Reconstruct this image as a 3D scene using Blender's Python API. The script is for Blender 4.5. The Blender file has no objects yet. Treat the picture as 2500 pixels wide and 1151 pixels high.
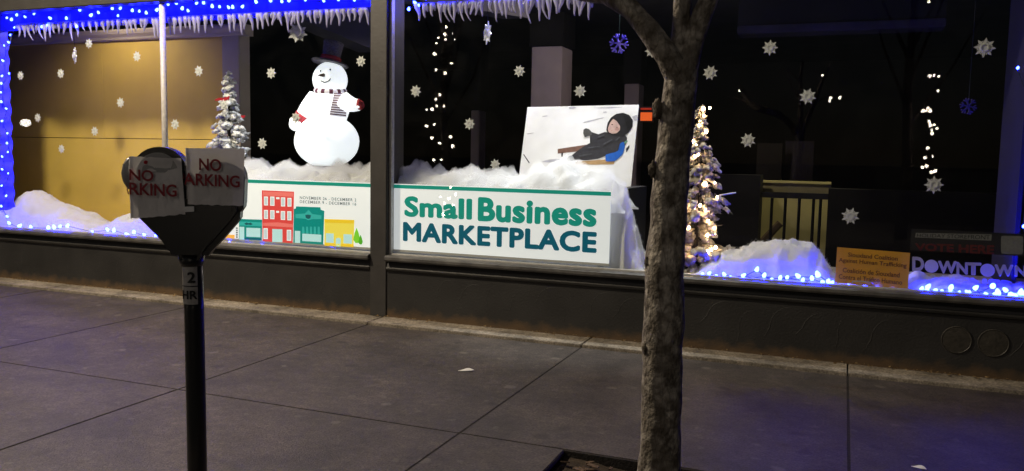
import bpy, bmesh, math, random
import numpy as np
from mathutils import Vector, Matrix, noise

random.seed(7)
S = bpy.context.scene
C = S.collection

# ------------------------------------------------------------------ camera
# world: X runs along the shop front (right), Y goes into the shop, Z up; the shop front stands on Y = 0
RC = np.array([[0.92829895, -0.05287664, 0.36805587],
               [0.37137339, 0.08255283, -0.92480638],
               [0.0185166, 0.99518294, 0.09627068]])
CAM = np.array([0.0, -6.47, 1.5])
FPX = 2022.07
cam = bpy.data.cameras.new('camera')
cam.sensor_width = 36.0
cam.lens = FPX / 2500 * 36
cam.clip_start = 0.05
cam.clip_end = 2000
cam_ob = bpy.data.objects.new('camera', cam)
C.objects.link(cam_ob)
cam_ob.matrix_world = Matrix(((*RC[0], CAM[0]), (*RC[1], CAM[1]), (*RC[2], CAM[2]), (0, 0, 0, 1)))
S.camera = cam_ob

# ------------------------------------------------------------------ night sky, faint glow of the town, exposure
SUN_EL, SUN_AZ = math.radians(40), math.radians(-171)      # azimuth measured from +Y towards +X
world = bpy.data.worlds.new('World')
S.world = world
world.use_nodes = True
wn = world.node_tree
sky = wn.nodes.new('ShaderNodeTexSky')
sky.sky_type = 'NISHITA'
sky.sun_disc = False
sky.sun_elevation = SUN_EL
sky.sun_rotation = SUN_AZ
bg = wn.nodes['Background']
bg.inputs['Strength'].default_value = 0.0042
wn.links.new(sky.outputs['Color'], bg.inputs['Color'])
sun = bpy.data.lights.new('sun', 'SUN')
sun.energy = 0.12
sun.angle = math.radians(6)
sun.color = (1.0, 0.86, 0.72)
sun_ob = bpy.data.objects.new('sun', sun)
C.objects.link(sun_ob)
sd = Vector((math.sin(SUN_AZ) * math.cos(SUN_EL), math.cos(SUN_AZ) * math.cos(SUN_EL), math.sin(SUN_EL)))
sun_ob.rotation_euler = sd.to_track_quat('Z', 'Y').to_euler()

S.view_settings.view_transform = 'Standard'
S.view_settings.look = 'None'
S.view_settings.exposure = 0.0
S.view_settings.gamma = 1.0
S.view_settings.use_curve_mapping = False
S.render.engine = 'CYCLES'
S.cycles.use_denoising = True
S.cycles.max_bounces = 8
S.cycles.volume_bounces = 3
S.cycles.transparent_max_bounces = 16
S.cycles.sample_clamp_indirect = 4.0
S.cycles.caustics_reflective = False
S.cycles.caustics_refractive = False


# ------------------------------------------------------------------ helpers
def at(px, py, y):
    """point of the plane Y = y that the photograph shows at pixel (px, py)"""
    r = RC @ np.array([px - 1250.0, -(py - 575.5), -FPX])
    p = CAM + r * (y - CAM[1]) / r[1]
    return Vector(p)


def on_ground(px, py, z=0.0):
    r = RC @ np.array([px - 1250.0, -(py - 575.5), -FPX])
    return Vector(CAM + r * (z - CAM[2]) / r[2])


def tag(o, label=None, cat=None, group=None, kind=None):
    if label: o['label'] = label
    if cat: o['category'] = cat
    if group: o['group'] = group
    if kind: o['kind'] = kind
    return o


def empty(name, loc=(0, 0, 0)):
    o = bpy.data.objects.new(name, None)
    C.objects.link(o)
    o.location = loc
    return o


def link(name, me, mat=None, parent=None, loc=None):
    o = bpy.data.objects.new(name, me)
    C.objects.link(o)
    if mat is not None and not me.materials:
        me.materials.append(mat)
    if parent is not None:
        o.parent = parent
        # children are built in world coordinates: cancel the parent's offset
        if loc is None:
            o.location = -Vector(parent_world(parent))
        else:
            o.location = Vector(loc) - Vector(parent_world(parent))
    elif loc is not None:
        o.location = loc
    return o


def parent_world(p):
    v = Vector(p.location)
    while p.parent is not None:
        p = p.parent
        v += Vector(p.location)
    return v


class MB:
    """collects shapes into one mesh"""
    def __init__(s):
        s.v, s.f = [], []

    def add(s, vs, fs):
        n = len(s.v)
        s.v += [tuple(v) for v in vs]
        s.f += [tuple(i + n for i in f) for f in fs]
        return s

    def box(s, x0, x1, y0, y1, z0, z1):
        return s.add([(x0, y0, z0), (x1, y0, z0), (x1, y1, z0), (x0, y1, z0), (x0, y0, z1), (x1, y0, z1), (x1, y1, z1), (x0, y1, z1)],
                     [(0, 3, 2, 1), (4, 5, 6, 7), (0, 1, 5, 4), (1, 2, 6, 5), (2, 3, 7, 6), (3, 0, 4, 7)])

    def tube(s, pts, rad, n=8, cap=True, wob=0.0, freq=8.0):
        pts = [Vector(p) for p in pts]
        if not isinstance(rad, (list, tuple)): rad = [rad] * len(pts)
        vs, fs = [], []
        up = Vector((0.13, 0.27, 0.95)).normalized()
        last = None
        for i, p in enumerate(pts):
            t = (pts[min(i + 1, len(pts) - 1)] - pts[max(i - 1, 0)]).normalized()
            if last is None:
                a = t.cross(up if abs(t.dot(up)) < 0.97 else Vector((1, 0, 0))).normalized()
            else:
                a = (last - t * last.dot(t)).normalized()
            last = a
            b = t.cross(a)
            for k in range(n):
                th = 2 * math.pi * k / n
                d = a * math.cos(th) + b * math.sin(th)
                r = rad[i]
                if wob: r *= 1 + wob * noise.noise((p + d * r) * freq)
                vs.append(p + d * r)
        for i in range(len(pts) - 1):
            for k in range(n):
                fs.append((i * n + k, i * n + (k + 1) % n, (i + 1) * n + (k + 1) % n, (i + 1) * n + k))
        if cap:
            fs.append(tuple(range(n - 1, -1, -1)))
            fs.append(tuple((len(pts) - 1) * n + k for k in range(n)))
        return s.add(vs, fs)

    def lathe(s, prof, c=(0, 0, 0), n=24):
        c = Vector(c)
        vs, fs = [], []
        for r, z in prof:
            for k in range(n):
                th = 2 * math.pi * k / n
                vs.append(c + Vector((r * math.cos(th), r * math.sin(th), z)))
        for i in range(len(prof) - 1):
            for k in range(n):
                fs.append((i * n + k, i * n + (k + 1) % n, (i + 1) * n + (k + 1) % n, (i + 1) * n + k))
        fs.append(tuple(range(n - 1, -1, -1)))
        fs.append(tuple((len(prof) - 1) * n + k for k in range(n)))
        return s.add(vs, fs)

    def prism(s, poly, y0, y1):
        """polygon of (x, z) extruded from y0 (front) to y1"""
        n = len(poly)
        vs = [(x, y0, z) for x, z in poly] + [(x, y1, z) for x, z in poly]
        fs = [tuple(range(n)), tuple(range(2 * n - 1, n - 1, -1))]
        fs += [(i, n + i, n + (i + 1) % n, (i + 1) % n) for i in range(n)]
        return s.add(vs, fs)

    def ball(s, c, r, sub=1, sx=1, sy=1, sz=1, wob=0, freq=10, rot=None, seed=0):
        vs, fs = ICO[sub]
        c = Vector(c)
        out = []
        for v in vs:
            w = Vector((v[0] * sx, v[1] * sy, v[2] * sz)) * r
            if wob: w *= 1 + wob * noise.noise(Vector(v) * freq * 0.2 + Vector((seed * 3.1, seed * 1.7, seed)))
            if rot is not None: w = rot @ w
            out.append(c + w)
        return s.add(out, fs)

    def mesh(s, name, smooth=False):
        me = bpy.data.meshes.new(name)
        me.from_pydata(s.v, [], s.f)
        if smooth:
            for p in me.polygons: p.use_smooth = True
        me.update()
        return me

    def build(s, name, mat, parent=None, smooth=False, bevel=0, loc=None):
        me = s.mesh(name, smooth)
        if bevel:
            bm = bmesh.new(); bm.from_mesh(me)
            bmesh.ops.recalc_face_normals(bm, faces=bm.faces)
            es = [e for e in bm.edges if len(e.link_faces) == 2 and e.calc_face_angle(0) > 0.5]
            bmesh.ops.bevel(bm, geom=es, offset=bevel, segments=2, affect='EDGES', clamp_overlap=True)
            bm.to_mesh(me); bm.free()
        else:
            bm = bmesh.new(); bm.from_mesh(me)
            bmesh.ops.recalc_face_normals(bm, faces=bm.faces)
            bm.to_mesh(me); bm.free()
        return link(name, me, mat, parent, loc)


ICO = {}
for _s in (1, 2, 3, 4):
    _b = bmesh.new()
    bmesh.ops.create_icosphere(_b, subdivisions=_s, radius=1)
    _b.verts.ensure_lookup_table()
    ICO[_s] = ([tuple(v.co) for v in _b.verts], [tuple(v.index for v in f.verts) for f in _b.faces])
    _b.free()


def material(name, col, rough=0.6, metal=0.0, var=0.0, scale=8.0, col2=None, bump=0.0, bscale=40.0, emit=None, estr=0.0, trans=0.0, spec=0.5, detail=6.0):
    m = bpy.data.materials.new(name)
    m.use_nodes = True
    nt = m.node_tree
    b = nt.nodes['Principled BSDF']
    out = nt.nodes['Material Output']
    b.inputs['Base Color'].default_value = (*col, 1)
    b.inputs['Roughness'].default_value = rough
    b.inputs['Metallic'].default_value = metal
    b.inputs['Specular IOR Level'].default_value = spec
    if var or bump:
        tc = nt.nodes.new('ShaderNodeNewGeometry')
    if var:
        nz = nt.nodes.new('ShaderNodeTexNoise')
        nz.inputs['Scale'].default_value = scale
        nz.inputs['Detail'].default_value = detail
        nt.links.new(tc.outputs['Position'], nz.inputs['Vector'])
        rp = nt.nodes.new('ShaderNodeValToRGB')
        c2 = col2 or tuple(max(0, c * (1 - var)) for c in col)
        rp.color_ramp.elements[0].position = 0.35
        rp.color_ramp.elements[0].color = (*c2, 1)
        rp.color_ramp.elements[1].position = 0.68
        rp.color_ramp.elements[1].color = (*col, 1)
        nt.links.new(nz.outputs['Fac'], rp.inputs['Fac'])
        nt.links.new(rp.outputs['Color'], b.inputs['Base Color'])
    if bump:
        nb = nt.nodes.new('ShaderNodeTexNoise')
        nb.inputs['Scale'].default_value = bscale
        nb.inputs['Detail'].default_value = 6
        nt.links.new(tc.outputs['Position'], nb.inputs['Vector'])
        bp = nt.nodes.new('ShaderNodeBump')
        bp.inputs['Strength'].default_value = bump
        bp.inputs['Distance'].default_value = 0.01
        nt.links.new(nb.outputs['Fac'], bp.inputs['Height'])
        nt.links.new(bp.outputs['Normal'], b.inputs['Normal'])
    if emit:
        b.inputs['Emission Color'].default_value = (*emit, 1)
        b.inputs['Emission Strength'].default_value = estr
    if trans:
        tr = nt.nodes.new('ShaderNodeBsdfTranslucent')
        tr.inputs['Color'].default_value = (*col, 1)
        mx = nt.nodes.new('ShaderNodeMixShader')
        mx.inputs[0].default_value = trans
        nt.links.new(b.outputs[0], mx.inputs[1])
        nt.links.new(tr.outputs[0], mx.inputs[2])
        nt.links.new(mx.outputs[0], out.inputs['Surface'])
    return m


def node(m, kind):
    return m.node_tree.nodes.new(kind)


M = {}
M['iron'] = material('dark painted iron', (0.029, 0.028, 0.027), 0.55, 0, 0.35, 3.0, bump=0.35, bscale=60)
M['cap'] = material('worn cap paint', (0.05, 0.045, 0.036), 0.5, 0, 0.4, 30, bump=0.3, bscale=60)
M['trim'] = material('dark trim', (0.05, 0.047, 0.045), 0.5, 0, 0.25, 5.0, bump=0.15, bscale=40)
M['sill'] = material('worn sill paint', (0.12, 0.115, 0.11), 0.45, 0, 0.5, 9.0, bump=0.2, bscale=50)
M['alu'] = material('brushed aluminium', (0.62, 0.61, 0.58), 0.4, 0.2, 0.2, 30, bump=0.1, bscale=90)
M['mullion'] = material('pale mullion paint', (0.55, 0.53, 0.5), 0.45, 0, 0.25, 30, bump=0.2, bscale=70)
M['brick'] = material('dark upper wall', (0.05, 0.045, 0.042), 0.8, 0, 0.4, 4, bump=0.4)
M['yellow'] = material('mustard wall paint', (0.68, 0.47, 0.10), 0.6, 0, 0.12, 2.5, bump=0.06, bscale=80)
M['cream_trim'] = material('cream moulding', (0.42, 0.36, 0.30), 0.5, 0, 0.1, 5)
M['shop_dark'] = material('dark shop wall', (0.008, 0.007, 0.007), 0.8, 0, 0.3, 2)
M['shop_ceiling'] = material('dark ceiling', (0.05, 0.05, 0.06), 0.8, 0, 0.3, 2)
M['beam'] = material('pale soffit', (0.22, 0.21, 0.24), 0.7, 0, 0.2, 3)
M['lip'] = material('dim soffit lip', (0.075, 0.07, 0.09), 0.7, 0, 0.4, 3)
M['column'] = material('plaster column', (0.78, 0.66, 0.63), 0.7, 0, 0.15, 3)
M['brown'] = material('brown column', (0.16, 0.11, 0.08), 0.6, 0, 0.2, 3)
M['stairwall'] = material('pale yellow stair wall', (0.62, 0.55, 0.24), 0.6, 0, 0.15, 4)
M['olive'] = material('olive wall', (0.022, 0.015, 0.003), 0.7, 0, 0.3, 3)
M['rail'] = material('black rail', (0.012, 0.012, 0.014), 0.35)
M['door'] = material('red brown door', (0.014, 0.003, 0.002), 0.5, 0, 0.3, 6)
M['floor_in'] = material('dark carpet', (0.04, 0.036, 0.036), 0.9, 0, 0.3, 20)
M['platform'] = material('black platform cloth', (0.015, 0.016, 0.02), 0.6)
M['road'] = material('asphalt', (0.045, 0.045, 0.046), 0.85, 0, 0.4, 30, bump=0.5, bscale=120)
M['kerb'] = material('kerb concrete', (0.24, 0.22, 0.2), 0.8, 0, 0.3, 10, bump=0.3)
M['ground'] = material('ground', (0.06, 0.055, 0.05), 0.9, 0, 0.3, 1)
M['soil'] = material('soil', (0.055, 0.038, 0.026), 0.95, 0, 0.5, 30, bump=0.8, bscale=60)
M['chip'] = material('bark chips', (0.17, 0.11, 0.07), 0.9, 0, 0.6, 60)
M['leaf'] = material('dry leaves', (0.3, 0.2, 0.09), 0.8, 0, 0.6, 60, trans=0.15)
M['paper_scrap'] = material('white scrap', (0.82, 0.82, 0.78), 0.7)
M['white_print'] = material('white print', (0.8, 0.8, 0.8), 0.6)
M['snow'] = material('polyester snow', (0.93, 0.93, 0.94), 0.95, 0, 0.06, 12, bump=0.6, bscale=45, trans=0.42, spec=0.1)
M['fuzz'] = material('polyester fibres', (0.88, 0.88, 0.9), 0.95, trans=0.5, spec=0.0)
fl = bpy.data.materials.new('airy fluff')
fl.use_nodes = True
fl.node_tree.nodes.clear()
_o = fl.node_tree.nodes.new('ShaderNodeOutputMaterial')
_v = fl.node_tree.nodes.new('ShaderNodeVolumePrincipled')
_v.inputs['Color'].default_value = (0.97, 0.97, 0.98, 1)
_v.inputs['Density'].default_value = 11.0
fl.node_tree.links.new(_v.outputs[0], _o.inputs['Volume'])
M['fluff'] = fl
M['flock'] = material('flocking', (0.85, 0.85, 0.86), 0.9, 0, 0.1, 30, bump=0.8, bscale=90, trans=0.15, spec=0.1)
M['flock_warm'] = material('thin beige flocking', (0.78, 0.69, 0.56), 0.9, 0, 0.5, 40, bump=0.8, bscale=90, trans=0.15, spec=0.1)
M['needle'] = material('dark needles', (0.035, 0.055, 0.03), 0.8, 0, 0.5, 40, trans=0.1)
M['needle_grey'] = material('frosted needles', (0.42, 0.38, 0.32), 0.85, 0, 0.75, 45, trans=0.15)
M['wood'] = material('trunk wood', (0.02, 0.015, 0.012), 0.9)
M['red'] = material('red ribbon', (0.55, 0.02, 0.03), 0.5, trans=0.2)
M['valance'] = material('valance cloth painted blue-lit', (0.10, 0.09, 0.72), 0.9, bump=0.3, bscale=30, trans=0.08)  # blue of the string lights put into the cloth colour
M['icicle'] = material('glow-tinted white plastic icicle', (0.74, 0.71, 0.93), 0.35, trans=0.5)  # white plastic, blue of the lights tinted into its colour
M['flake'] = material('white vinyl flake', (0.95, 0.95, 0.94), 0.6, var=0.1, scale=90, trans=0.3)
M['flake_purple'] = material('purple flake', (0.22, 0.16, 0.75), 0.5, trans=0.4)
M['wire'] = material('dark wire', (0.012, 0.02, 0.02), 0.4)
M['blue_led'] = material('blue lamp', (0.1, 0.1, 0.9), 0.3, emit=(0.0048, 0.0095, 1.0), estr=240)
M['blue_dim'] = material('shaded blue lamp', (0.1, 0.1, 0.9), 0.3, emit=(0.006, 0.25, 1.0), estr=3.0)
M['warm_led'] = material('warm lamp', (0.9, 0.8, 0.6), 0.3, emit=(1.0, 0.66, 0.36), estr=70)
M['far_led'] = material('warm far lamp', (0.9, 0.8, 0.6), 0.3, emit=(1.0, 0.84, 0.66), estr=48)
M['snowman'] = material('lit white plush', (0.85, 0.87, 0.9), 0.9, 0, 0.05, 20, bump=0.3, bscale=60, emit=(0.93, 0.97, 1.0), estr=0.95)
M['black_felt'] = material('black felt', (0.2, 0.185, 0.21), 0.4, 0, 0.75, 70, bump=0.9, bscale=90)
M['red_sequin'] = material('red sequins', (0.75, 0.04, 0.05), 0.25, 0.2, 0.5, 110, bump=0.9, bscale=120)
M['mitten'] = material('red mitten', (0.5, 0.03, 0.05), 0.7, 0, 0.4, 30)
M['face_black'] = material('face black', (0.02, 0.018, 0.018), 0.5)
M['nose'] = material('dark nose', (0.1, 0.06, 0.05), 0.5)
M['meter_black'] = material('meter black paint', (0.011, 0.011, 0.012), 0.3)
M['meter_grey'] = material('meter grey plastic', (0.3, 0.3, 0.3), 0.3)
M['paper'] = material('wrinkled paper', (0.86, 0.83, 0.82), 0.8, 0, 0.16, 14, bump=0.9, bscale=16, trans=0.12)
M['paper_red'] = material('dark red print', (0.30, 0.03, 0.04), 0.8)
M['sticker'] = material('grey sticker', (0.5, 0.48, 0.46), 0.5, 0, 0.35, 40)
M['ink'] = material('black ink', (0.015, 0.015, 0.015), 0.6)
M['orange'] = material('orange card', (0.92, 0.46, 0.03), 0.6, 0, 0.1, 10, trans=0.1)
M['orange_ink'] = material('brown lettering', (0.19, 0.06, 0.01), 0.6)
M['sign_black'] = material('black sign film', (0.012, 0.011, 0.013), 0.5)
M['sign_grey'] = material('grey letters', (0.24, 0.24, 0.24), 0.6, 0, 0.2, 60)
M['sign_red'] = material('dark red letters', (0.14, 0.012, 0.014), 0.6, 0, 0.3, 60)
M['decal'] = material('pale decal film', (0.9, 0.88, 0.94), 0.6, 0, 0.1, 40, trans=0.75)
M['lamp_metal'] = material('lamp post paint', (0.03, 0.032, 0.03), 0.4, 0.3)
M['orange_lit'] = material('lit orange sign', (0.6, 0.1, 0.02), 0.5, emit=(1.0, 0.14, 0.02), estr=0.75)


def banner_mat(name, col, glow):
    """vinyl banner, its backlight painted in as a glow of its own"""
    return material(name, col, 0.6, 0, 0.05, 3, emit=col, estr=glow, spec=0.3)  # emission stands in for light coming through the vinyl


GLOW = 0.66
M['banner'] = banner_mat('white vinyl with painted backlight', (0.78, 0.80, 0.82), GLOW)
M['banner_lower'] = banner_mat('vinyl painted without backlight', (0.36, 0.34, 0.31), 0.2)  # same white vinyl, its missing backlight painted as a darker colour
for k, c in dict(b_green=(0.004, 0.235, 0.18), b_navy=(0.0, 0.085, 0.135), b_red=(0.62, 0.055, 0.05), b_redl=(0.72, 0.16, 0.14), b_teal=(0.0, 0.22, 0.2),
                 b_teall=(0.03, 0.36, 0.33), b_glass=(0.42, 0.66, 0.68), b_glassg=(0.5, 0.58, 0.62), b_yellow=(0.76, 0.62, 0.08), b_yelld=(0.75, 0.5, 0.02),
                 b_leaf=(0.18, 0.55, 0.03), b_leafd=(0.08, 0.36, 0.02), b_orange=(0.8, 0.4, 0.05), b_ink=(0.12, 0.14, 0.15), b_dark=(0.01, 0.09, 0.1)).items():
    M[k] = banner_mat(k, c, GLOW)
M['poster'] = material('poster print snow', (0.94, 0.94, 0.96), 0.5, 0, 0.07, 9, spec=0.3)
for k, c in dict(p_coat=(0.045, 0.045, 0.055), p_hood=(0.022, 0.022, 0.028), p_face=(0.72, 0.5, 0.45), p_cheek=(0.62, 0.36, 0.33), p_sled=(0.22, 0.12, 0.09), p_tan=(0.55, 0.35, 0.17),
                 p_blue=(0.02, 0.14, 0.62), p_shade=(0.58, 0.58, 0.66), p_glove=(0.10, 0.10, 0.10), p_eye=(0.1, 0.06, 0.06), p_shoe=(0.06, 0.06, 0.06), p_green=(0.2, 0.4, 0.3)).items():
    M[k] = material(k, c, 0.5, 0, 0.25, 25, spec=0.3)


def glass_mat():
    m = bpy.data.materials.new('window glass')
    m.use_nodes = True
    nt = m.node_tree
    nt.nodes.clear()
    out = nt.nodes.new('ShaderNodeOutputMaterial')
    mx = nt.nodes.new('ShaderNodeMixShader')
    tr = nt.nodes.new('ShaderNodeBsdfTransparent')
    tr.inputs[0].default_value = (0.95, 0.965, 0.955, 1)
    gl = nt.nodes.new('ShaderNodeBsdfGlossy')
    gl.inputs['Roughness'].default_value = 0.0
    geo = nt.nodes.new('ShaderNodeNewGeometry')
    dot = nt.nodes.new('ShaderNodeVectorMath'); dot.operation = 'DOT_PRODUCT'
    nt.links.new(geo.outputs['Normal'], dot.inputs[0])
    nt.links.new(geo.outputs['Incoming'], dot.inputs[1])
    ab = nt.nodes.new('ShaderNodeMath'); ab.operation = 'ABSOLUTE'
    nt.links.new(dot.outputs['Value'], ab.inputs[0])
    sb = nt.nodes.new('ShaderNodeMath'); sb.operation = 'SUBTRACT'; sb.inputs[0].default_value = 1
    nt.links.new(ab.outputs[0], sb.inputs[1])
    pw = nt.nodes.new('ShaderNodeMath'); pw.operation = 'POWER'; pw.inputs[1].default_value = 5
    nt.links.new(sb.outputs[0], pw.inputs[0])
    ml = nt.nodes.new('ShaderNodeMath'); ml.operation = 'MULTIPLY_ADD'; ml.inputs[1].default_value = 0.6; ml.inputs[2].default_value = 0.022
    nt.links.new(pw.outputs[0], ml.inputs[0])
    nt.links.new(ml.outputs[0], mx.inputs[0])
    nt.links.new(tr.outputs[0], mx.inputs[1])
    nt.links.new(gl.outputs[0], mx.inputs[2])
    # wiped-on film that catches a little light
    gl2 = nt.nodes.new('ShaderNodeBsdfGlossy'); gl2.inputs['Roughness'].default_value = 0.32
    nz = nt.nodes.new('ShaderNodeTexNoise'); nz.inputs['Scale'].default_value = 2.2; nz.inputs['Detail'].default_value = 6; nz.inputs['Distortion'].default_value = 1.5
    nt.links.new(geo.outputs['Position'], nz.inputs['Vector'])
    mr_ = nt.nodes.new('ShaderNodeMapRange')
    for q, v_ in zip((1, 2, 3, 4), (0.4, 0.75, 0.0, 0.005)): mr_.inputs[q].default_value = v_
    nt.links.new(nz.outputs['Fac'], mr_.inputs[0])
    m2 = nt.nodes.new('ShaderNodeMixShader')
    nt.links.new(mr_.outputs[0], m2.inputs[0]); nt.links.new(mx.outputs[0], m2.inputs[1]); nt.links.new(gl2.outputs[0], m2.inputs[2])
    nt.links.new(m2.outputs[0], out.inputs['Surface'])
    return m


M['glass'] = glass_mat()


def concrete_mat(name, base, dark, stain, rough):
    """walked-on concrete: broad patches, blotches, grit, pale gum spots, dark drips and hairline cracks"""
    m = material(name, base, rough, 0, 0.3, 0.9, col2=dark, bump=0.5, bscale=110)
    nt = m.node_tree
    b = nt.nodes['Principled BSDF']
    src = b.inputs['Base Color'].links[0].from_socket
    geo = [n for n in nt.nodes if n.type == 'NEW_GEOMETRY'][0]

    def N(kind, **kw):
        n_ = nt.nodes.new(kind)
        for k_, v_ in kw.items():
            n_.inputs[k_.replace('_', ' ')].default_value = v_
        return n_

    def rng(sock, a, b_, c, d):
        r_ = nt.nodes.new('ShaderNodeMapRange')
        for q, v_ in zip((1, 2, 3, 4), (a, b_, c, d)): r_.inputs[q].default_value = v_
        nt.links.new(sock, r_.inputs[0])
        return r_.outputs[0]
    pos = geo.outputs['Position']
    cur = src
    for sc_, lo_, hi_ in ((3.2, 0.66, 1.32), (17.0, 0.72, 1.28), (70.0, 0.5, 1.5)):
        n_ = N('ShaderNodeTexNoise', Scale=sc_, Detail=4.0)
        nt.links.new(pos, n_.inputs['Vector'])
        mu = nt.nodes.new('ShaderNodeMixRGB'); mu.blend_type = 'MULTIPLY'; mu.inputs[0].default_value = 1
        nt.links.new(cur, mu.inputs[1]); nt.links.new(rng(n_.outputs['Fac'], 0.3, 0.7, lo_, hi_), mu.inputs[2])
        cur = mu.outputs[0]
    for sc_, r0, r1, amt, col_ in ((1.7, 0.04, 0.065, 0.5, stain), (3.7, 0.055, 0.085, 0.28, stain), (2.3, 0.06, 0.11, 0.6, tuple(c * 0.4 for c in dark))):
        vo = N('ShaderNodeTexVoronoi', Scale=sc_, Randomness=1.0); vo.voronoi_dimensions = '2D'
        wv = N('ShaderNodeTexNoise', Scale=9.0, Detail=2.0)
        ad = nt.nodes.new('ShaderNodeMixRGB'); ad.blend_type = 'ADD'; ad.inputs[0].default_value = 0.10
        nt.links.new(pos, wv.inputs['Vector']); nt.links.new(pos, ad.inputs[1]); nt.links.new(wv.outputs['Color'], ad.inputs[2])
        nt.links.new(ad.outputs[0], vo.inputs['Vector'])
        # only some of the cells carry a spot
        sep = nt.nodes.new('ShaderNodeSeparateColor'); nt.links.new(vo.outputs['Color'], sep.inputs[0])
        on = nt.nodes.new('ShaderNodeMath'); on.operation = 'GREATER_THAN'; on.inputs[1].default_value = 0.55
        nt.links.new(sep.outputs[0], on.inputs[0])
        am = nt.nodes.new('ShaderNodeMath'); am.operation = 'MULTIPLY'
        nt.links.new(rng(vo.outputs['Distance'], r0, r1, amt, 0.0), am.inputs[0]); nt.links.new(on.outputs[0], am.inputs[1])
        m2 = nt.nodes.new('ShaderNodeMixRGB'); m2.inputs[2].default_value = (*col_, 1)
        nt.links.new(am.outputs[0], m2.inputs[0]); nt.links.new(cur, m2.inputs[1])
        cur = m2.outputs[0]
    nt.links.new(cur, b.inputs['Base Color'])
    return m


M['walk'] = concrete_mat('dark sidewalk concrete', (0.070, 0.056, 0.047), (0.048, 0.038, 0.033), (0.16, 0.14, 0.12), 0.6)
M['joint'] = material('gritty joint', (0.03, 0.024, 0.02), 0.95, 0, 0.7, 60, col2=(0.012, 0.01, 0.009), bump=0.8, bscale=120)
M['ledge'] = concrete_mat('pale footing concrete', (0.27, 0.235, 0.19), (0.2, 0.17, 0.13), (0.3, 0.27, 0.22), 0.8)


def rust_iron():
    """bulkhead paint with rust and splash dirt climbing from the footing in an uneven line"""
    m = M['iron']
    nt = m.node_tree
    b = nt.nodes['Principled BSDF']
    src = b.inputs['Base Color'].links[0].from_socket
    geo = [n for n in nt.nodes if n.type == 'NEW_GEOMETRY'][0]
    sp = nt.nodes.new('ShaderNodeSeparateXYZ'); nt.links.new(geo.outputs['Position'], sp.inputs[0])
    nz = nt.nodes.new('ShaderNodeTexNoise'); nz.inputs['Scale'].default_value = 9; nz.inputs['Detail'].default_value = 8
    nt.links.new(geo.outputs['Position'], nz.inputs['Vector'])
    ad = nt.nodes.new('ShaderNodeMath'); ad.operation = 'MULTIPLY_ADD'; ad.inputs[1].default_value = -0.16
    nt.links.new(nz.outputs['Fac'], ad.inputs[0]); nt.links.new(sp.outputs['Z'], ad.inputs[2])
    mr = nt.nodes.new('ShaderNodeMapRange'); mr.inputs[1].default_value = -0.045; mr.inputs[2].default_value = 0.03; mr.inputs[3].default_value = 1; mr.inputs[4].default_value = 0
    nt.links.new(ad.outputs[0], mr.inputs[0])
    mx = nt.nodes.new('ShaderNodeMixRGB'); mx.inputs[2].default_value = (0.105, 0.066, 0.034, 1)
    nt.links.new(mr.outputs[0], mx.inputs[0]); nt.links.new(src, mx.inputs[1])
    nt.links.new(mx.outputs[0], b.inputs['Base Color'])


rust_iron()


def bark_mat():
    """mottled grey bark: pale plates, dark blotches and knots, fine cracks running up the stem"""
    m = material('tree bark', (0.50, 0.455, 0.385), 0.9, 0, 0.5, 34, col2=(0.11, 0.092, 0.07), bump=1.0, bscale=60, detail=10)
    nt = m.node_tree
    b = nt.nodes['Principled BSDF']
    geo = [n for n in nt.nodes if n.type == 'NEW_GEOMETRY'][0]
    src = b.inputs['Base Color'].links[0].from_socket
    mp = nt.nodes.new('ShaderNodeMapping'); mp.inputs['Scale'].default_value = (1, 1, 0.8)
    nt.links.new(geo.outputs['Position'], mp.inputs['Vector'])
    for n in nt.nodes:
        if n.type == 'TEX_NOISE': nt.links.new(mp.outputs[0], n.inputs['Vector'])
        if n.type == 'BUMP': n.inputs['Distance'].default_value = 0.016
    bl_ = nt.nodes.new('ShaderNodeTexNoise'); bl_.inputs['Scale'].default_value = 8.5; bl_.inputs['Detail'].default_value = 5; bl_.inputs['Distortion'].default_value = 0.8
    nt.links.new(geo.outputs['Position'], bl_.inputs['Vector'])
    mr_ = nt.nodes.new('ShaderNodeMapRange'); mr_.inputs[1].default_value = 0.47; mr_.inputs[2].default_value = 0.56; mr_.inputs[3].default_value = 0; mr_.inputs[4].default_value = 0.62
    nt.links.new(bl_.outputs['Fac'], mr_.inputs[0])
    mx = nt.nodes.new('ShaderNodeMixRGB'); mx.inputs[2].default_value = (0.10, 0.082, 0.06, 1)
    nt.links.new(mr_.outputs[0], mx.inputs[0]); nt.links.new(src, mx.inputs[1])
    vo = nt.nodes.new('ShaderNodeTexVoronoi'); vo.feature = 'DISTANCE_TO_EDGE'; vo.inputs['Scale'].default_value = 40
    mp2 = nt.nodes.new('ShaderNodeMapping'); mp2.inputs['Scale'].default_value = (1, 1, 0.25)
    nt.links.new(geo.outputs['Position'], mp2.inputs['Vector']); nt.links.new(mp2.outputs[0], vo.inputs['Vector'])
    cr_ = nt.nodes.new('ShaderNodeMapRange'); cr_.inputs[1].default_value = 0.0; cr_.inputs[2].default_value = 0.07; cr_.inputs[3].default_value = 0.45; cr_.inputs[4].default_value = 0
    nt.links.new(vo.outputs['Distance'], cr_.inputs[0])
    m3 = nt.nodes.new('ShaderNodeMixRGB'); m3.inputs[2].default_value = (0.07, 0.055, 0.04, 1)
    nt.links.new(cr_.outputs[0], m3.inputs[0]); nt.links.new(mx.outputs[0], m3.inputs[1])
    nt.links.new(m3.outputs[0], b.inputs['Base Color'])
    return m


M['bark'] = bark_mat()
M['knot'] = material('dark knot bark', (0.16, 0.135, 0.10), 0.95, 0, 0.6, 40, bump=1.0, bscale=90)


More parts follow.
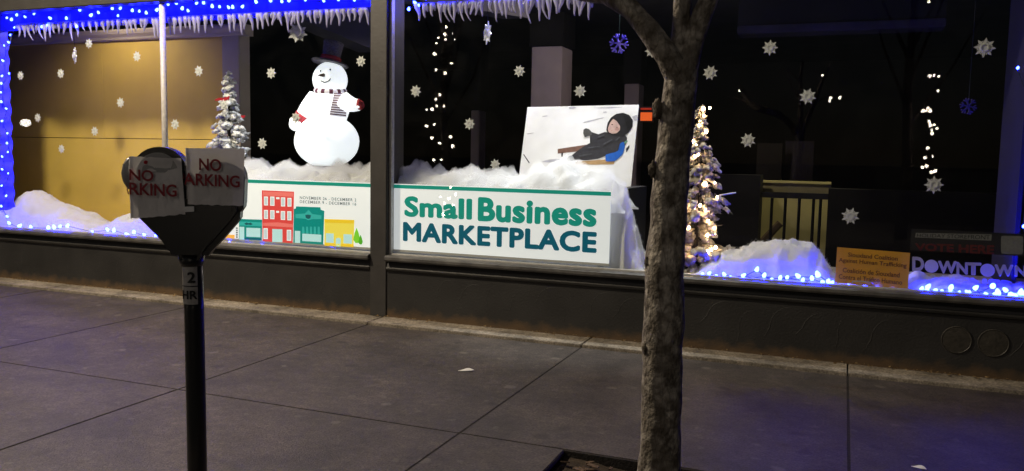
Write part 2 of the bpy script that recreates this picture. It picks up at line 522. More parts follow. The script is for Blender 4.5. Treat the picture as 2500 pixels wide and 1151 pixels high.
# ------------------------------------------------------------------ lettering
def text_mesh(txt, bold=0.0, spacing=1.0):
    cu = bpy.data.curves.new('txt', 'FONT')
    cu.body = txt
    cu.size = 1.0
    cu.offset = bold
    cu.space_character = spacing
    cu.resolution_u = 4
    o = bpy.data.objects.new('txt', cu)
    C.objects.link(o)
    dg = bpy.context.evaluated_depsgraph_get()
    me = bpy.data.meshes.new_from_object(o.evaluated_get(dg))
    bpy.data.objects.remove(o)
    bpy.data.curves.remove(cu)
    return me


def fit_text(txt, mapper, u0, u1, v0, v1, mat, parent, bold=0.0, spacing=1.0, name='lettering', cut=0.0):
    """text squeezed into the rectangle u0..u1 x v0..v1, each vertex sent through mapper(u, v)"""
    me = text_mesh(txt, 0.0 if bold > 0.015 else bold, spacing)
    if bold > 0.015:
        # heavy weight: the same outline spread round a small circle
        vs, fs = [], []
        src = [v.co.copy() for v in me.vertices]
        sf_ = [tuple(p.vertices) for p in me.polygons]
        for k in range(12):
            a = 2 * math.pi * k / 12
            b0 = len(vs)
            vs += [(c.x + bold * math.cos(a), c.y + bold * math.sin(a), k * 0.0001) for c in src]
            fs += [tuple(i + b0 for i in f) for f in sf_]
        me = bpy.data.meshes.new('lettering')
        me.from_pydata(vs, [], fs)
    co = np.array([v.co[:] for v in me.vertices])
    lo, hi = co.min(0), co.max(0)
    if cut:
        bm = bmesh.new(); bm.from_mesh(me)
        bmesh.ops.triangulate(bm, faces=bm.faces)
        bmesh.ops.subdivide_edges(bm, edges=[e for e in bm.edges if e.calc_length() > 0.12], cuts=2)
        bm.to_mesh(me); bm.free()
    for v in me.vertices:
        u = u0 + (v.co.x - lo[0]) / (hi[0] - lo[0]) * (u1 - u0)
        w = v0 + (v.co.y - lo[1]) / (hi[1] - lo[1]) * (v1 - v0)
        dz = v.co.z if bold > 0.015 else 0.0
        v.co = Vector(mapper(u, w)) - Vector((0, dz, 0))
    me.materials.clear()
    me.materials.append(mat)
    return link(name, me, None, parent)


def flat(y):
    return lambda u, v: Vector((u, y, v))


def print_shape(name, pts, y, mat, parent):
    """one flat printed shape on the plane Y = y"""
    me = bpy.data.meshes.new(name)
    bm = bmesh.new()
    f = bm.faces.new([bm.verts.new((x, y, z)) for x, z in pts])
    bmesh.ops.triangulate(bm, faces=[f])
    bmesh.ops.recalc_face_normals(bm, faces=bm.faces)
    bm.to_mesh(me); bm.free()
    return link(name, me, mat, parent)


# ------------------------------------------------------------------ measures of the shop front
XL, XR = -9.05, 1.55            # outer ends of the window opening
PIL0, PIL1 = -3.955, -3.785     # the pier between the two panes
SILL, HEAD = 0.585, 2.95
GLASS_Y = 0.05
ROAD_Z = -0.14
KERB_Y = -4.75

# ------------------------------------------------------------------ ground, road, sidewalk
g = MB().add([(-400, -400, -0.3), (400, -400, -0.3), (400, 400, -0.3), (-400, 400, -0.3)], [(0, 1, 2, 3)]).build('ground', M['ground'])
tag(g, kind='structure', label='dark ground under the street')
g = MB().box(-60, 60, -10.3, KERB_Y - 0.15, ROAD_Z - 0.1, ROAD_Z).build('road', M['road'])
tag(g, kind='structure', label='asphalt road in front of the kerb')
g = MB().box(-60, 60, -16, -10.3, ROAD_Z - 0.1, 0.0).build('far_pavement', M['kerb'], bevel=0.01)
tag(g, kind='structure', label='pavement on the other side of the road')
kb = MB().box(-40, 40, KERB_Y - 0.15, KERB_Y, ROAD_Z - 0.1, 0.004).build('kerb', M['kerb'], bevel=0.015)
tag(kb, kind='structure', label='concrete kerb along the road')

walk = MB().box(-40, -1.27, KERB_Y, 0.3, -0.13, -0.0035).box(-1.27, -0.02, -2.53, 0.3, -0.13, -0.0035).box(-0.02, 40, KERB_Y, 0.3, -0.13, -0.0035).build('sidewalk', M['joint'])
tag(walk, kind='structure', label='sidewalk of large dark concrete slabs before the shop window')


def slab(x0, x1, y0, y1, name='slab', z1=0.0, mat='walk', parent=None, j=0.0028):
    dz = random.uniform(-0.0012, 0.0012)
    return MB().box(x0 + j, x1 - j, y0 + j, y1 - j, -0.03, z1 + dz).build(name, M[mat], parent or walk, bevel=0.005)


JX = [-3.81 + 1.955 * k for k in range(-5, 6)]
for a, b in zip(JX[:-1], JX[1:]):
    slab(a, b, -2.52, -0.29)
    if abs(a + 1.855) < 0.1:
        slab(a, -1.255, KERB_Y, -2.52)
        slab(-0.035, b, KERB_Y, -2.52)
    else:
        slab(a, b, KERB_Y, -2.52)
foot = MB().box(-40, 40, -0.05, 0.35, -0.13, -0.02).build('footing', M['soil'])
tag(foot, kind='structure', label='pale concrete footing strip along the base of the shop front')
for a, b in zip(JX[:-1], JX[1:]):
    slab(a, b, -0.29, 0.10, 'footing_stone', 0.022, 'ledge', foot, 0.004)

# soil of the tree pit
pit = empty('tree_pit')
tag(pit, kind='structure', label='square soil pit around the street tree')
vs, fs = [], []
n = 26
for j in range(n + 1):
    for i in range(n + 1):
        x = -1.27 + 1.25 * i / n
        y = KERB_Y + (KERB_Y * -1 - 2.53) * j / n
        vs.append((x, y, -0.05 + 0.03 * noise.noise((x * 5, y * 5, 0)) + 0.012 * noise.noise((x * 21, y * 21, 3))))
for j in range(n):
    for i in range(n):
        k = j * (n + 1) + i
        fs.append((k, k + 1, k + n + 2, k + n + 1))
MB().add(vs, fs).build('soil', M['soil'], pit, smooth=True)
mb = MB()
for i in range(420):
    c = Vector((random.uniform(-1.24, -0.06), random.uniform(KERB_Y + 0.05, -2.56), random.uniform(-0.045, -0.015)))
    rot = Matrix.Rotation(random.uniform(0, 6.3), 3, 'Z') @ Matrix.Rotation(random.uniform(-0.5, 0.5), 3, 'X')
    l, w, h = random.uniform(0.012, 0.04), random.uniform(0.005, 0.014), 0.003
    mb.add([c + rot @ Vector(p) for p in ((-l, -w, -h), (l, -w * .6, -h), (l * .8, w, -h), (-l * .9, w * .8, -h), (-l, -w, h), (l, -w * .6, h), (l * .8, w, h), (-l * .9, w * .8, h))],
           [(0, 3, 2, 1), (4, 5, 6, 7), (0, 1, 5, 4), (1, 2, 6, 5), (2, 3, 7, 6), (3, 0, 4, 7)])
o = mb.build('bark_chips', M['chip'], pit)
o['kind'] = 'stuff'

# ------------------------------------------------------------------ the shop front
shop = empty('storefront', (-3.87, 0, 0))
tag(shop, 'dark painted shop front with two wide display windows and a low iron base', 'storefront')


def bulkhead(x0, x1):
    # footing moulding, flat field and cap moulding in one profile swept along X
    prof = [(0.0, 0.018), (0.0, 0.44), (-0.018, 0.452), (-0.022, 0.468), (-0.006, 0.482), (0.0, 0.50), (0.012, 0.53), (0.3, 0.53), (0.3, 0.018)]
    mb = MB()
    n = len(prof)
    mb.add([(x0, y, z) for y, z in prof] + [(x1, y, z) for y, z in prof],
           [(i, n + i, n + (i + 1) % n, (i + 1) % n) for i in range(n)] + [tuple(range(n)), tuple(range(2 * n - 1, n - 1, -1))])
    return mb.build('base_panel', M['iron'], shop)


bl = bulkhead(-13.4, PIL0 - 0.002)
br = bulkhead(PIL1 + 0.002, 6.0)


def scroll_mesh(flip):
    pts, rr = [], []
    for i in range(34):
        t = i / 33
        a = -0.2 + t * 5.4
        r = 0.165 * (1 - 0.82 * t)
        x = -r * math.cos(a) * 1.0
        z = r * math.sin(a)
        if t < 0.02: pass
        pts.append((flip * x, 0.0, z))
        rr.append(0.0062 * (1 - 0.5 * t))
    tail = [(flip * (-0.165 - 0.02 * k), 0.0, -0.03 - 0.05 * k) for k in range(3, 0, -1)]
    return MB().tube(tail + pts, [0.004, 0.005, 0.006] + rr, n=6).mesh('scroll', True)


SCR = [scroll_mesh(1), scroll_mesh(-1)]
for sgn in SCR: sgn.materials.append(M['iron'])
x = -10.4
k = 0
while x < 2.6:
    if not (PIL0 - 0.2 < x < PIL1 + 0.2) and not (0.55 < x < 1.28):
        o = link('scroll', SCR[0], None, bl if x < PIL0 else br, loc=(x, 0.0043, 0.25 + 0.03 * (k % 2)))
        o.rotation_euler = (0, 0.25 * (k % 3 - 1), 0)
    x += 0.235
    k += 1

# two round caps low on the right part of the base
for px, py in ((2335, 830), (2425, 838)):
    p = at(px, py, 0)
    mb = MB()
    mb.lathe([(0.097, 0.0), (0.097, 0.007), (0.093, 0.009), (0.089, 0.006), (0.0, 0.008)], n=40)
    mb.v = [(p.x + v[0], -v[2] + 0.001, p.z + v[1]) for v in mb.v]
    mb.build('round_cap', M['cap'], br, smooth=False)

# pier, sills, header, side piers and the wall above
MB().box(PIL0, PIL1, -0.012, 0.3, 0.02, 3.3).build('pier', M['trim'], shop, bevel=0.006)
for x0, x1 in ((-13.4, PIL0 - 0.001), (PIL1 + 0.001, 6.0)):
    prof = [(-0.045, 0.535), (-0.052, 0.55), (-0.05, 0.572), (-0.03, 0.585), (0.12, 0.592), (0.12, 0.535)]
    n = len(prof)
    MB().add([(x0, y, z) for y, z in prof] + [(x1, y, z) for y, z in prof],
             [(i, n + i, n + (i + 1) % n, (i + 1) % n) for i in range(n)] + [tuple(range(n)), tuple(range(2 * n - 1, n - 1, -1))]).build('sill', M['sill'], shop)
MB().box(-13.4, XL, 0.0, 0.3, 0.60, 3.3).build('side_pier', M['trim'], shop, bevel=0.006)
MB().box(XR, 6.0, 0.0, 0.3, 0.60, 3.3).build('side_pier', M['trim'], shop, bevel=0.006)
MB().box(XL + .002, PIL0 - 0.002, -0.02, 0.13, HEAD, 3.3).box(PIL1 + 0.002, XR - .002, -0.02, 0.13, HEAD, 3.3).build('header', M['trim'], shop, bevel=0.008)
MB().box(-13.4, 6.0, 0.0, 0.3, 3.302, 6.5).build('upper_wall', M['brick'], shop)
MXX = at(397, 200, 0.03).x
# aluminium channel round each pane
for x0, x1 in ((XL, PIL0), (PIL1, XR)):
    MB().box(x0 + .001, x1 - .001, 0.03, 0.075, 0.583, 0.598).build('bottom_channel', M['alu'], shop)
    MB().box(x0 + .001, x0 + 0.024, 0.028, 0.08, 0.598, HEAD).build('side_channel', M['alu'], shop)
    MB().box(x1 - 0.014, x1 - .001, 0.026, 0.08, 0.598, HEAD).build('side_channel', M['alu'], shop)
MB().tube([(MXX, 0.045, 0.598), (MXX, 0.045, HEAD - 0.001)], 0.029, 14).build('mullion', M['mullion'], shop, smooth=True)
for x0, x1 in ((XL + 0.025, MXX - 0.03), (MXX + 0.03, PIL0 - 0.015), (PIL1 + 0.025, XR - 0.015)):
    MB().box(x0, x1, GLASS_Y, GLASS_Y + 0.006, 0.599, HEAD).build('window_pane', M['glass'], shop)

# ------------------------------------------------------------------ inside the shop
o = MB().box(-13.2, 5.9, 0.31, 12, 0.0, 0.12).build('shop_floor', M['floor_in']); tag(o, kind='structure', label='dark floor inside the shop')
o = MB().box(-13.2, 5.9, 0.31, 12, 3.55, 3.7).build('ceiling', M['shop_ceiling']); tag(o, kind='structure', label='dark shop ceiling')
o = MB().box(-13.2, 5.9, 12, 12.2, 0.0, 3.7).build('wall_back', M['shop_dark']); tag(o, kind='structure', label='dark back wall of the shop')
o = MB().box(-13.4, -13.2, 0.31, 12.2, 0.0, 3.7).build('wall_left', M['shop_dark']); tag(o, kind='structure', label='dark left wall of the shop')
o = MB().box(5.9, 6.1, 0.31, 12.2, 0.0, 3.7).build('wall_right', M['shop_dark']); tag(o, kind='structure', label='dark right wall of the shop')
o = MB().box(-11.5, XR + 0.6, 0.122, 1.28, 0.125, 0.578).build('display_floor', M['cream_trim']); tag(o, kind='structure', label='low window display floor behind the sill')
stage = tag(MB().box(-6.45, -1.72, 0.30, 1.27, 0.58, 1.235).build('display_stage', M['platform']), 'raised dark stage behind the two banners carrying the snowman and cotton snow', 'stage')

part = empty('partition_wall', (-8, 1.3, 0.5))
tag(part, 'mustard yellow partition with pale crown moulding behind the left display', 'partition')
YP = 1.30
zline = at(400, 340, YP).z
xr = at(548, 300, YP).x
MB().box(-12.5, xr, YP, YP + 0.1, 0.5, zline - 0.004).build('lower_panel', M['yellow'], part)
MB().box(-12.5, at(250, 200, YP).x - 0.002, YP + 0.003, YP + 0.1, zline + 0.004, 2.9).build('upper_panel', M['yellow'], part)
MB().box(at(250, 200, YP).x + 0.002, xr, YP + 0.003, YP + 0.1, zline + 0.004, 2.9).build('upper_panel', M['yellow'], part)
MB().box(xr + 0.001, at(590, 300, YP).x, YP - 0.03, YP + 0.16, 0.5, 2.83).build('corner_post', M['cream_trim'], part, bevel=0.008)
prof = [(0, 2.80), (-0.02, 2.81), (-0.03, 2.835), (-0.07, 2.87), (-0.085, 2.90), (-0.085, 2.92), (0.12, 2.92), (0.12, 2.80)]
n = len(prof)
x0, x1 = -12.5, at(606, 85, YP).x
MB().add([(x0, YP - .032 + y, z) for y, z in prof] + [(x1, YP - .032 + y, z) for y, z in prof],
         [(i, n + i, n + (i + 1) % n, (i + 1) % n) for i in range(n)] + [tuple(range(n)), tuple(range(2 * n - 1, n - 1, -1))]).build('crown_moulding', M['cream_trim'], part)


def box_px(name, mat, px0, py0, px1, py1, y, depth, label, cat, z0=None, z1=None, bevel=0.01):
    a, b = at(px0, py0, y), at(px1, py1, y)
    o = MB().box(a.x, b.x, y, y + depth, b.z if z0 is None else z0, a.z if z1 is None else z1).build(name, M[mat], None, bevel=bevel)
    return tag(o, label, cat)


def column(px0, px1, pyt, y, depth, label, mat='column', pyb=None):
    a, b = at(px0, pyt, y), at(px1, pyt, y)
    t = empty('shop_column', ((a.x + b.x) / 2, y, 0.12))
    tag(t, label, 'column')
    z1 = a.z
    MB().box(a.x, b.x, y, y + depth, 0.12, z1).build('shaft', M[mat], t, bevel=0.012)
    MB().box(a.x - 0.03, b.x + 0.03, y - 0.03, y + depth + 0.03, z1 + 0.001, 3.55).build('head_block', M['shop_dark'], t, bevel=0.01)
    return t


column(1298, 1372, 115, 5.0, 0.5, 'pale plaster column rising behind the child poster')
column(1525, 1560, 205, 8.0, 0.4, 'narrow dim column just above the right corner of the poster')
column(1150, 1170, 270, 7.0, 0.3, 'slim tan column seen low between the snowflakes left of the poster', 'column')

bm_ = empty('ceiling_beam', (-0.3, 3.0, 3.0))
tag(bm_, 'long bluish ceiling soffit across the dark right half of the shop', 'soffit')
a, b = at(1800, 62, 3.0), at(2310, 62, 3.0)
MB().box(a.x, b.x, 3.0, 3.35, at(1900, 80, 3.0).z, at(1900, 60, 3.0).z).build('soffit_lip', M['lip'], bm_, bevel=0.01)
MB().box(a.x, b.x, 3.04, 3.35, at(1900, 60, 3.0).z + 0.001, 3.55).build('soffit_face', M['shop_dark'], bm_)
for (qx0, qy0, qx1, qy1, lab) in ((640, 20, 900, 128, 'slanting pale soffit edge above the snowman'), (1000, 5, 1262, 46, 'short pale soffit behind the icicles of the right window')):
    a, b = at(qx0, qy0, 1.9), at(qx1, qy1, 3.4)
    d = (b - a)
    mb = MB()
    w = Vector((0.16, 0.0, 0.0)); h = Vector((0, 0, 0.5))
    mb.add([a - w, a + w, b + w, b - w, a - w + h, a + w + h, b + w + h, b - w + h],
           [(0, 3, 2, 1), (4, 5, 6, 7), (0, 1, 5, 4), (1, 2, 6, 5), (2, 3, 7, 6), (3, 0, 4, 7)])
    tag(mb.build('ceiling_beam', M['beam']), lab, 'soffit')

# stair well with railing, far inside
st = empty('stairwell', (-0.5, 5.0, 0.12))
tag(st, 'pale yellow stair enclosure with black railing deep in the shop', 'stairwell')
y = 5.0
a, b = at(1858, 447, y), at(2016, 592, y)
MB().box(a.x - 0.3, b.x + 0.02, y + 0.5, y + 0.6, 0.12, at(1900, 447, y + .5).z).build('back_panel', M['stairwall'], st)
MB().box(a.x - 0.3, b.x + 0.02, y + 0.45, y + 0.62, at(1900, 447, y + .5).z + .001, at(1900, 447, y + .5).z + 0.03).build('cap', M['stairwall'], st)
MB().box(at(1850, 330, y + 1.5).x, at(1912, 330, y + 1.5).x, y + 1.5, y + 1.6, 0.12, 1.75).build('side_panel', M['olive'], st)
MB().box(a.x - 0.8, a.x, y - 0.1, y + 0.3, 0.12, 1.3).build('dark_panel', M['shop_dark'], st)
MB().box(b.x, b.x + 2.2, y - 0.1, y + 0.3, 0.12, 1.15).build('dark_panel', M['shop_dark'], st)
rail = MB().box(a.x, b.x, y, y + 0.06, at(1900, 484, y).z, at(1900, 470, y).z).build('handrail', M['rail'], st)
for px in (1884, 1917, 1951, 1986, 2003):
    p = at(px, 500, y)
    MB().tube([(p.x, y + 0.03, 0.13), (p.x, y + 0.03, at(px, 484, y).z)], 0.022, 6).build('baluster', M['rail'], rail)
mb = MB()
p, q = at(1870, 585, y + .35), at(1905, 545, y + .35)
mb.tube([(p.x - .1, p.y, p.z - .1), (q.x, q.y, q.z)], 0.05, 6).build('stringer', M['brown'], st)
lt = bpy.data.lights.new('stair_lamp', 'SPOT'); lt.energy = 110; lt.color = (1.0, 0.86, 0.55); lt.shadow_soft_size = 0.06
lt.spot_size = math.radians(52); lt.spot_blend = 0.7
lp = Vector((at(1935, 500, y).x, y - 0.35, 3.46))
sl = empty('stair_lamp', lp)
tag(sl, 'warm ceiling spot over the yellow stair enclosure', 'lamp')
MB().lathe([(0.07, 0.08), (0.08, 0.0), (0.07, -0.01), (0.06, 0.02)], lp, 20).build('can', M['alu'], sl)
lo = bpy.data.objects.new('light', lt); C.objects.link(lo); lo.parent = sl; lo.location = (0, 0, -0.03)
lo.rotation_euler = (math.radians(14), 0, 0)

dd = empty('inner_door', (-0.5, 6.9, 0.12))
tag(dd, 'dim red brown panelled door above the stair railing', 'door')
a, b = at(1918, 345, 6.9), at(1988, 345, 6.9)
MB().box(a.x, b.x, 6.9, 6.95, 0.12, at(1950, 345, 6.9).z).build('leaf', M['door'], dd)
for i in range(3):
    MB().box(a.x + .08, b.x - .08, 6.88, 6.899, 0.3 + i * 0.45, 0.3 + i * 0.45 + 0.36).build('panel', M['door'], dd, bevel=0.008)

cl_ = empty('fill_lamp', (-2.2, 3.0, 3.5))  # added unseen lamp that brightens the columns inside
tag(cl_, 'added unseen fill lamp over the dark middle of the room', 'lamp')
MB().lathe([(0.11, 0.045), (0.12, 0.0), (0.1, -0.012), (0.09, 0.03)], (-2.2, 3.0, 3.5), 20).build('ring', M['alu'], cl_)
lt = bpy.data.lights.new('fill_lamp', 'POINT'); lt.energy = 60; lt.color = (1.0, 0.84, 0.78); lt.shadow_soft_size = 0.1
lo = bpy.data.objects.new('light', lt); C.objects.link(lo); lo.parent = cl_; lo.location = (0, 0, -0.05)

es = empty('lit_sign', at(1577, 280, 6.0))
tag(es, 'small glowing orange sign in the dark between poster and tree trunk', 'sign')
a, b = at(1564, 275, 6.0), at(1590, 295, 6.0)
MB().box(a.x, b.x, 6.0, 6.05, b.z, a.z).build('lit_face', M['orange_lit'], es)
a, b = at(1564, 264, 6.0), at(1589, 268, 6.0)
MB().box(a.x, b.x, 6.0, 6.05, b.z, a.z).build('lit_bar', material('lit_bar', (.3, .02, .01), .5, emit=(1, .05, .01), estr=0.3), es)
MB().box(a.x - .03, b.x + .03, 6.052, 6.1, at(1577, 298, 6).z, at(1577, 260, 6).z).build('case', M['sign_black'], es)


# ------------------------------------------------------------------ cotton snow
def interp(pts, x):
    if x <= pts[0][0]: return pts[0][1]
    for (xa, za), (xb, zb) in zip(pts[:-1], pts[1:]):
        if x <= xb:
            t = (x - xa) / (xb - xa)
            t = t * t * (3 - 2 * t)
            return za + (zb - za) * t
    return pts[-1][1]


def drift(name, label, top, y0, y1, zbase, lump=0.03, seed=0, nx=120, ny=26, fuzz=2200, flen=0.05, front=0.45, group=None, power=0.5, wisp=0.0):
    """a heap of polyester batting: uneven height field plus loose fibres standing off it"""
    x0, x1 = top[0][0], top[-1][0]
    root = empty(name, ((x0 + x1) / 2, (y0 + y1) / 2, zbase))
    tag(root, label, 'cotton snow', group)
    vs, fs = [], []
    sd_ = Vector((seed * 13.7, seed * 5.1, seed * 2.3))

    def pt(u, v):
        x = x0 + (x1 - x0) * u
        y = y0 + (y1 - y0) * v
        prof = math.sin(math.pi * min(1.0, (v / front) * 0.5 if v < front else 0.5 + 0.5 * (v - front) / (1 - front))) ** power
        h = max(0.0, interp(top, x) - zbase)
        e = noise.fractal(Vector((x, y, 0)) * 4.0 + sd_, 0.9, 2.1, 4) * lump
        r = abs(noise.noise(Vector((x, y, 1)) * 9 + sd_)) * lump * 0.9
        edge = min(1.0, min(u, 1 - u) * 14)
        return Vector((x + 0.6 * lump * noise.noise(Vector((x, y, 5)) * 8 + sd_), y + 0.6 * lump * noise.noise(Vector((x, y, 9)) * 8 + sd_), zbase + (h * prof + (e - r) * (0.3 + prof)) * (0.35 + 0.65 * edge)))
    grid = [[pt(i / nx, j / ny) for i in range(nx + 1)] for j in range(ny + 1)]
    for row in grid: vs += row
    for j in range(ny):
        for i in range(nx):
            k = j * (nx + 1) + i
            fs.append((k, k + 1, k + nx + 2, k + nx + 1))
    MB().add(vs, fs).build('batting', M['snow'], root, smooth=True)
    if wisp:
        # loose airy batting standing off the heap: a shell of uneven thickness filled with thin white fluff
        up, dn = [], []
        for j in range(ny + 1):
            for i in range(nx + 1):
                p = grid[j][i]
                edge = min(1.0, min(i, nx - i) / 8.0, min(j, ny - j) / 4.0)
                th = max(0.0, 0.45 + noise.fractal(p * 5.5 + sd_, 0.8, 2.2, 4)) * wisp * edge
                up.append(p + Vector((0, 0, 0.003 + th)))
                dn.append(p + Vector((0, 0, -0.012)))
        m_ = len(up)
        f2 = list(fs) + [tuple(k + m_ for k in f[::-1]) for f in fs]
        W = nx + 1
        rim = [(i, i + 1) for i in range(nx)] + [(ny * W + i + 1, ny * W + i) for i in range(nx)] + [((j + 1) * W, j * W) for j in range(ny)] + [(j * W + nx, (j + 1) * W + nx) for j in range(ny)]
        f2 += [(b, a, a + m_, b + m_) for a, b in rim]
        o = MB().add(up + dn, f2).build('airy_fluff', M['fluff'], root, smooth=True)
        o['kind'] = 'stuff'
    rnd = random.Random(seed + 100)
    fb = MB()
    for i in range(fuzz):
        p = pt(rnd.random(), rnd.random() ** 0.8 * 0.9)
        d = Vector((rnd.uniform(-1, 1), rnd.uniform(-1, 0.3), rnd.uniform(-0.1, 1.0))).normalized()
        e = Vector((rnd.uniform(-1, 1), rnd.uniform(-1, 1), rnd.uniform(-1, 1))) * 0.6
        L = rnd.uniform(0.3, 1) * flen
        w = Vector((rnd.uniform(-1, 1), rnd.uniform(-1, 1), rnd.uniform(-1, 1))).normalized() * 0.0011
        a = p - d * 0.004
        b = p + d * L * 0.5
        c = p + (d + e).normalized() * L
        fb.add([a - w, a + w, b + w, b - w, c], [(0, 1, 2, 3), (3, 2, 4)])
    me = fb.mesh('loose_fibres')
    o = link('loose_fibres', me, M['fuzz'], root)
    o['kind'] = 'stuff'
    return root


def top_px(pts, y):
    return [(at(a, b, y).x, at(a, b, y).z) for a, b in pts]


drift('cotton_snow', 'cotton snow heap under the yellow wall in the left corner', top_px([(-60, 545), (0, 530), (40, 488), (85, 468), (130, 492), (185, 512), (240, 546), (285, 543), (330, 515), (380, 500), (440, 500), (520, 530)], 0.42),
      0.14, 0.78, 0.583, 0.035, 1, 150, 28, 2500, 0.03)
drift('cotton_snow', 'cotton snow bank around the foot of the snowman', top_px([(440, 425), (520, 416), (600, 408), (660, 412), (720, 418), (800, 422), (860, 418), (905, 410), (960, 406)], 0.4),
      0.13, 0.80, 1.1, 0.045, 2, 160, 30, 1500, 0.04, wisp=0.11)
drift('cotton_snow', 'long cotton snow bank along the top of the marketplace banner', top_px([(930, 408), (990, 412), (1040, 420), (1090, 426), (1150, 424), (1200, 434), (1260, 432), (1320, 420), (1385, 402), (1420, 418), (1470, 428), (1520, 444), (1542, 486)], 0.38),
      0.13, 0.66, 1.05, 0.045, 3, 190, 30, 1500, 0.04, wisp=0.11)
drift('cotton_snow', 'cotton snow mound behind the blue lights right of the street tree', top_px([(1655, 682), (1700, 660), (1740, 632), (1775, 606), (1830, 596), (1880, 586), (1935, 578), (1975, 590), (2005, 622), (2030, 668), (2050, 694)], 0.42),
      0.13, 0.72, 0.583, 0.05, 4, 130, 26, 3400, 0.035)
drift('cotton_snow', 'low ruffled cotton snow under the downtown lettering', top_px([(2040, 700), (2120, 690), (2200, 690), (2240, 668), (2290, 676), (2340, 682), (2400, 690), (2460, 694), (2540, 700)], 0.2),
      0.10, 0.5, 0.583, 0.04, 5, 110, 20, 1600, 0.025)
drift('cotton_snow', 'thin cotton snow strip on the sill behind the marketplace banner', [(-5.6, 0.62), (-4.5, 0.66), (-3.9, 0.64), (-3.0, 0.66), (-2.2, 0.64), (-1.72, 0.63)], 0.10, 0.28, 0.583, 0.02, 6, 110, 10, 300, 0.02)

# batting spilling down the right end of the stage
drift('cotton_snow', 'steep cotton snow heap spilling down beside the right end of the banner', top_px([(1478, 450), (1500, 446), (1522, 462), (1538, 505), (1552, 560), (1562, 610), (1576, 652)], 0.30),
      0.125, 0.55, 0.583, 0.06, 8, 60, 40, 1500, 0.03, power=0.35, wisp=0.05)

# ------------------------------------------------------------------ snowman
SY = 0.88
sm = empty('snowman', at(800, 415, SY))
tag(sm, 'glowing white snowman with black top hat, striped scarf and red mittens', 'snowman')
SC = (at(800, 300, SY) - at(800, 400, SY)).z / 100          # metres per pixel at the snowman's depth
bc, tc_, hc = at(798, 345, SY), at(805, 262, SY), at(806, 196, SY)
# body: belly, chest and head in one turned surface, centres shifted a little along its height
prof = []
def ring(c, r, ang0, ang1, k, sq=1.0):
    out = []
    for i in range(k + 1):
        a = math.radians(ang0 + (ang1 - ang0) * i / k)
        out.append((c.x, r * math.cos(a), c.z + r * sq * math.sin(a)))
    return out
RB, RT, RH = 78 * SC, 48 * SC, 42 * SC
rings = ring(bc, RB, -66, 52, 14, 0.84) + ring(tc_, RT, -22, 48, 9, 1.05) + ring(hc, RH, -52, 89, 14, 1.04)
vs, fs = [], []
n = 40
for cx, r, z in rings:
    for k in range(n):
        th = 2 * math.pi * k / n
        w = 1 + 0.02 * noise.noise((math.cos(th) * 2, math.sin(th) * 2, z * 9))
        vs.append((cx + r * w * math.cos(th), SY + r * w * math.sin(th), z))
for i in range(len(rings) - 1):
    for k in range(n):
        fs.append((i * n + k, i * n + (k + 1) % n, (i + 1) * n + (k + 1) % n, (i + 1) * n + k))
fs.append(tuple(range(n - 1, -1, -1))); fs.append(tuple((len(rings) - 1) * n + k for k in range(n)))
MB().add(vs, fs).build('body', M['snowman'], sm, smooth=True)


def front(px, py, lift=0.0, c=None, r=None):
    """point on the front of the ball with centre c and radius r seen at that pixel"""
    o = Vector(CAM)
    d = (at(px, py, SY) - o).normalized()
    b = d.dot(o - c)
    disc = b * b - ((o - c).length_squared - r * r)
    t = -b - math.sqrt(max(disc, 0))
    p = o + d * t
    return p + (p - c).normalized() * lift


# arms
for name, pth, rr in (('arm', [(772, 240), (752, 262), (738, 280), (731, 294)], [22, 19, 15, 12]), ('arm', [(838, 246), (852, 254), (866, 257), (876, 257)], [22, 20, 16, 14])):
    pts = [at(a, b, SY - 0.06) for a, b in pth]
    MB().tube(pts, [r * SC for r in rr], 14).build(name, M['snowman'], sm, smooth=True)
# mittens
mt = MB().ball(at(720, 304, SY - 0.09), 16 * SC, 2, 1, 0.8, 1.05).ball(at(715, 293, SY - 0.10), 7 * SC, 2, 1.3, 0.9, 0.9).build('mitten', M['snowman'], sm, smooth=True)
MB().tube([at(737, 279, SY - 0.075), at(728, 292, SY - 0.085)], [15.5 * SC, 15 * SC], 14).build('cuff', M['mitten'], mt, smooth=True)
mt = MB().ball(at(879, 257, SY - 0.07), 11.5 * SC, 2, 1.0, 0.85, 1.05).ball(at(876, 250, SY - 0.12), 6 * SC, 2, 0.8, 0.8, 1.4).build('mitten', M['mitten'], sm, smooth=True)
MB().ball(at(873, 262, SY - 0.15), 4.5 * SC, 1, 1.3, 0.6, 0.8).build('patch', M['snowman'], mt, smooth=True)
# hat
hat_c = at(806, 153, SY)
hat = empty('hat', hat_c - sm.location)
hat.parent = sm
tilt = Matrix.Rotation(math.radians(6), 3, 'Y') @ Matrix.Rotation(math.radians(-10), 3, 'X')


def hat_part(name, prof, mat, wob=0.0, smooth=True):
    mb = MB().lathe(prof, n=32)
    mb.v = [tuple(hat_c + tilt @ (Vector(v) * (1 + wob * noise.noise(Vector(v) * 60)))) for v in mb.v]
    return mb.build(name, M[mat], hat, smooth=smooth)


hat_part('brim', [(0.01, -0.012), (43 * SC, -0.02), (45 * SC, -0.01), (43 * SC, 0.0), (0.0, 0.004)], 'black_felt')
hat_part('crown', [(23 * SC, 0.0), (22 * SC, 20 * SC), (24 * SC, 44 * SC), (25 * SC, 49 * SC), (22 * SC, 51 * SC), (0.0, 50 * SC)], 'black_felt', 0.03)
hat_part('band', [(25 * SC, 0.004), (25.5 * SC, 8 * SC), (24.5 * SC, 14 * SC), (22 * SC, 14.2 * SC)], 'red_sequin', 0.03)
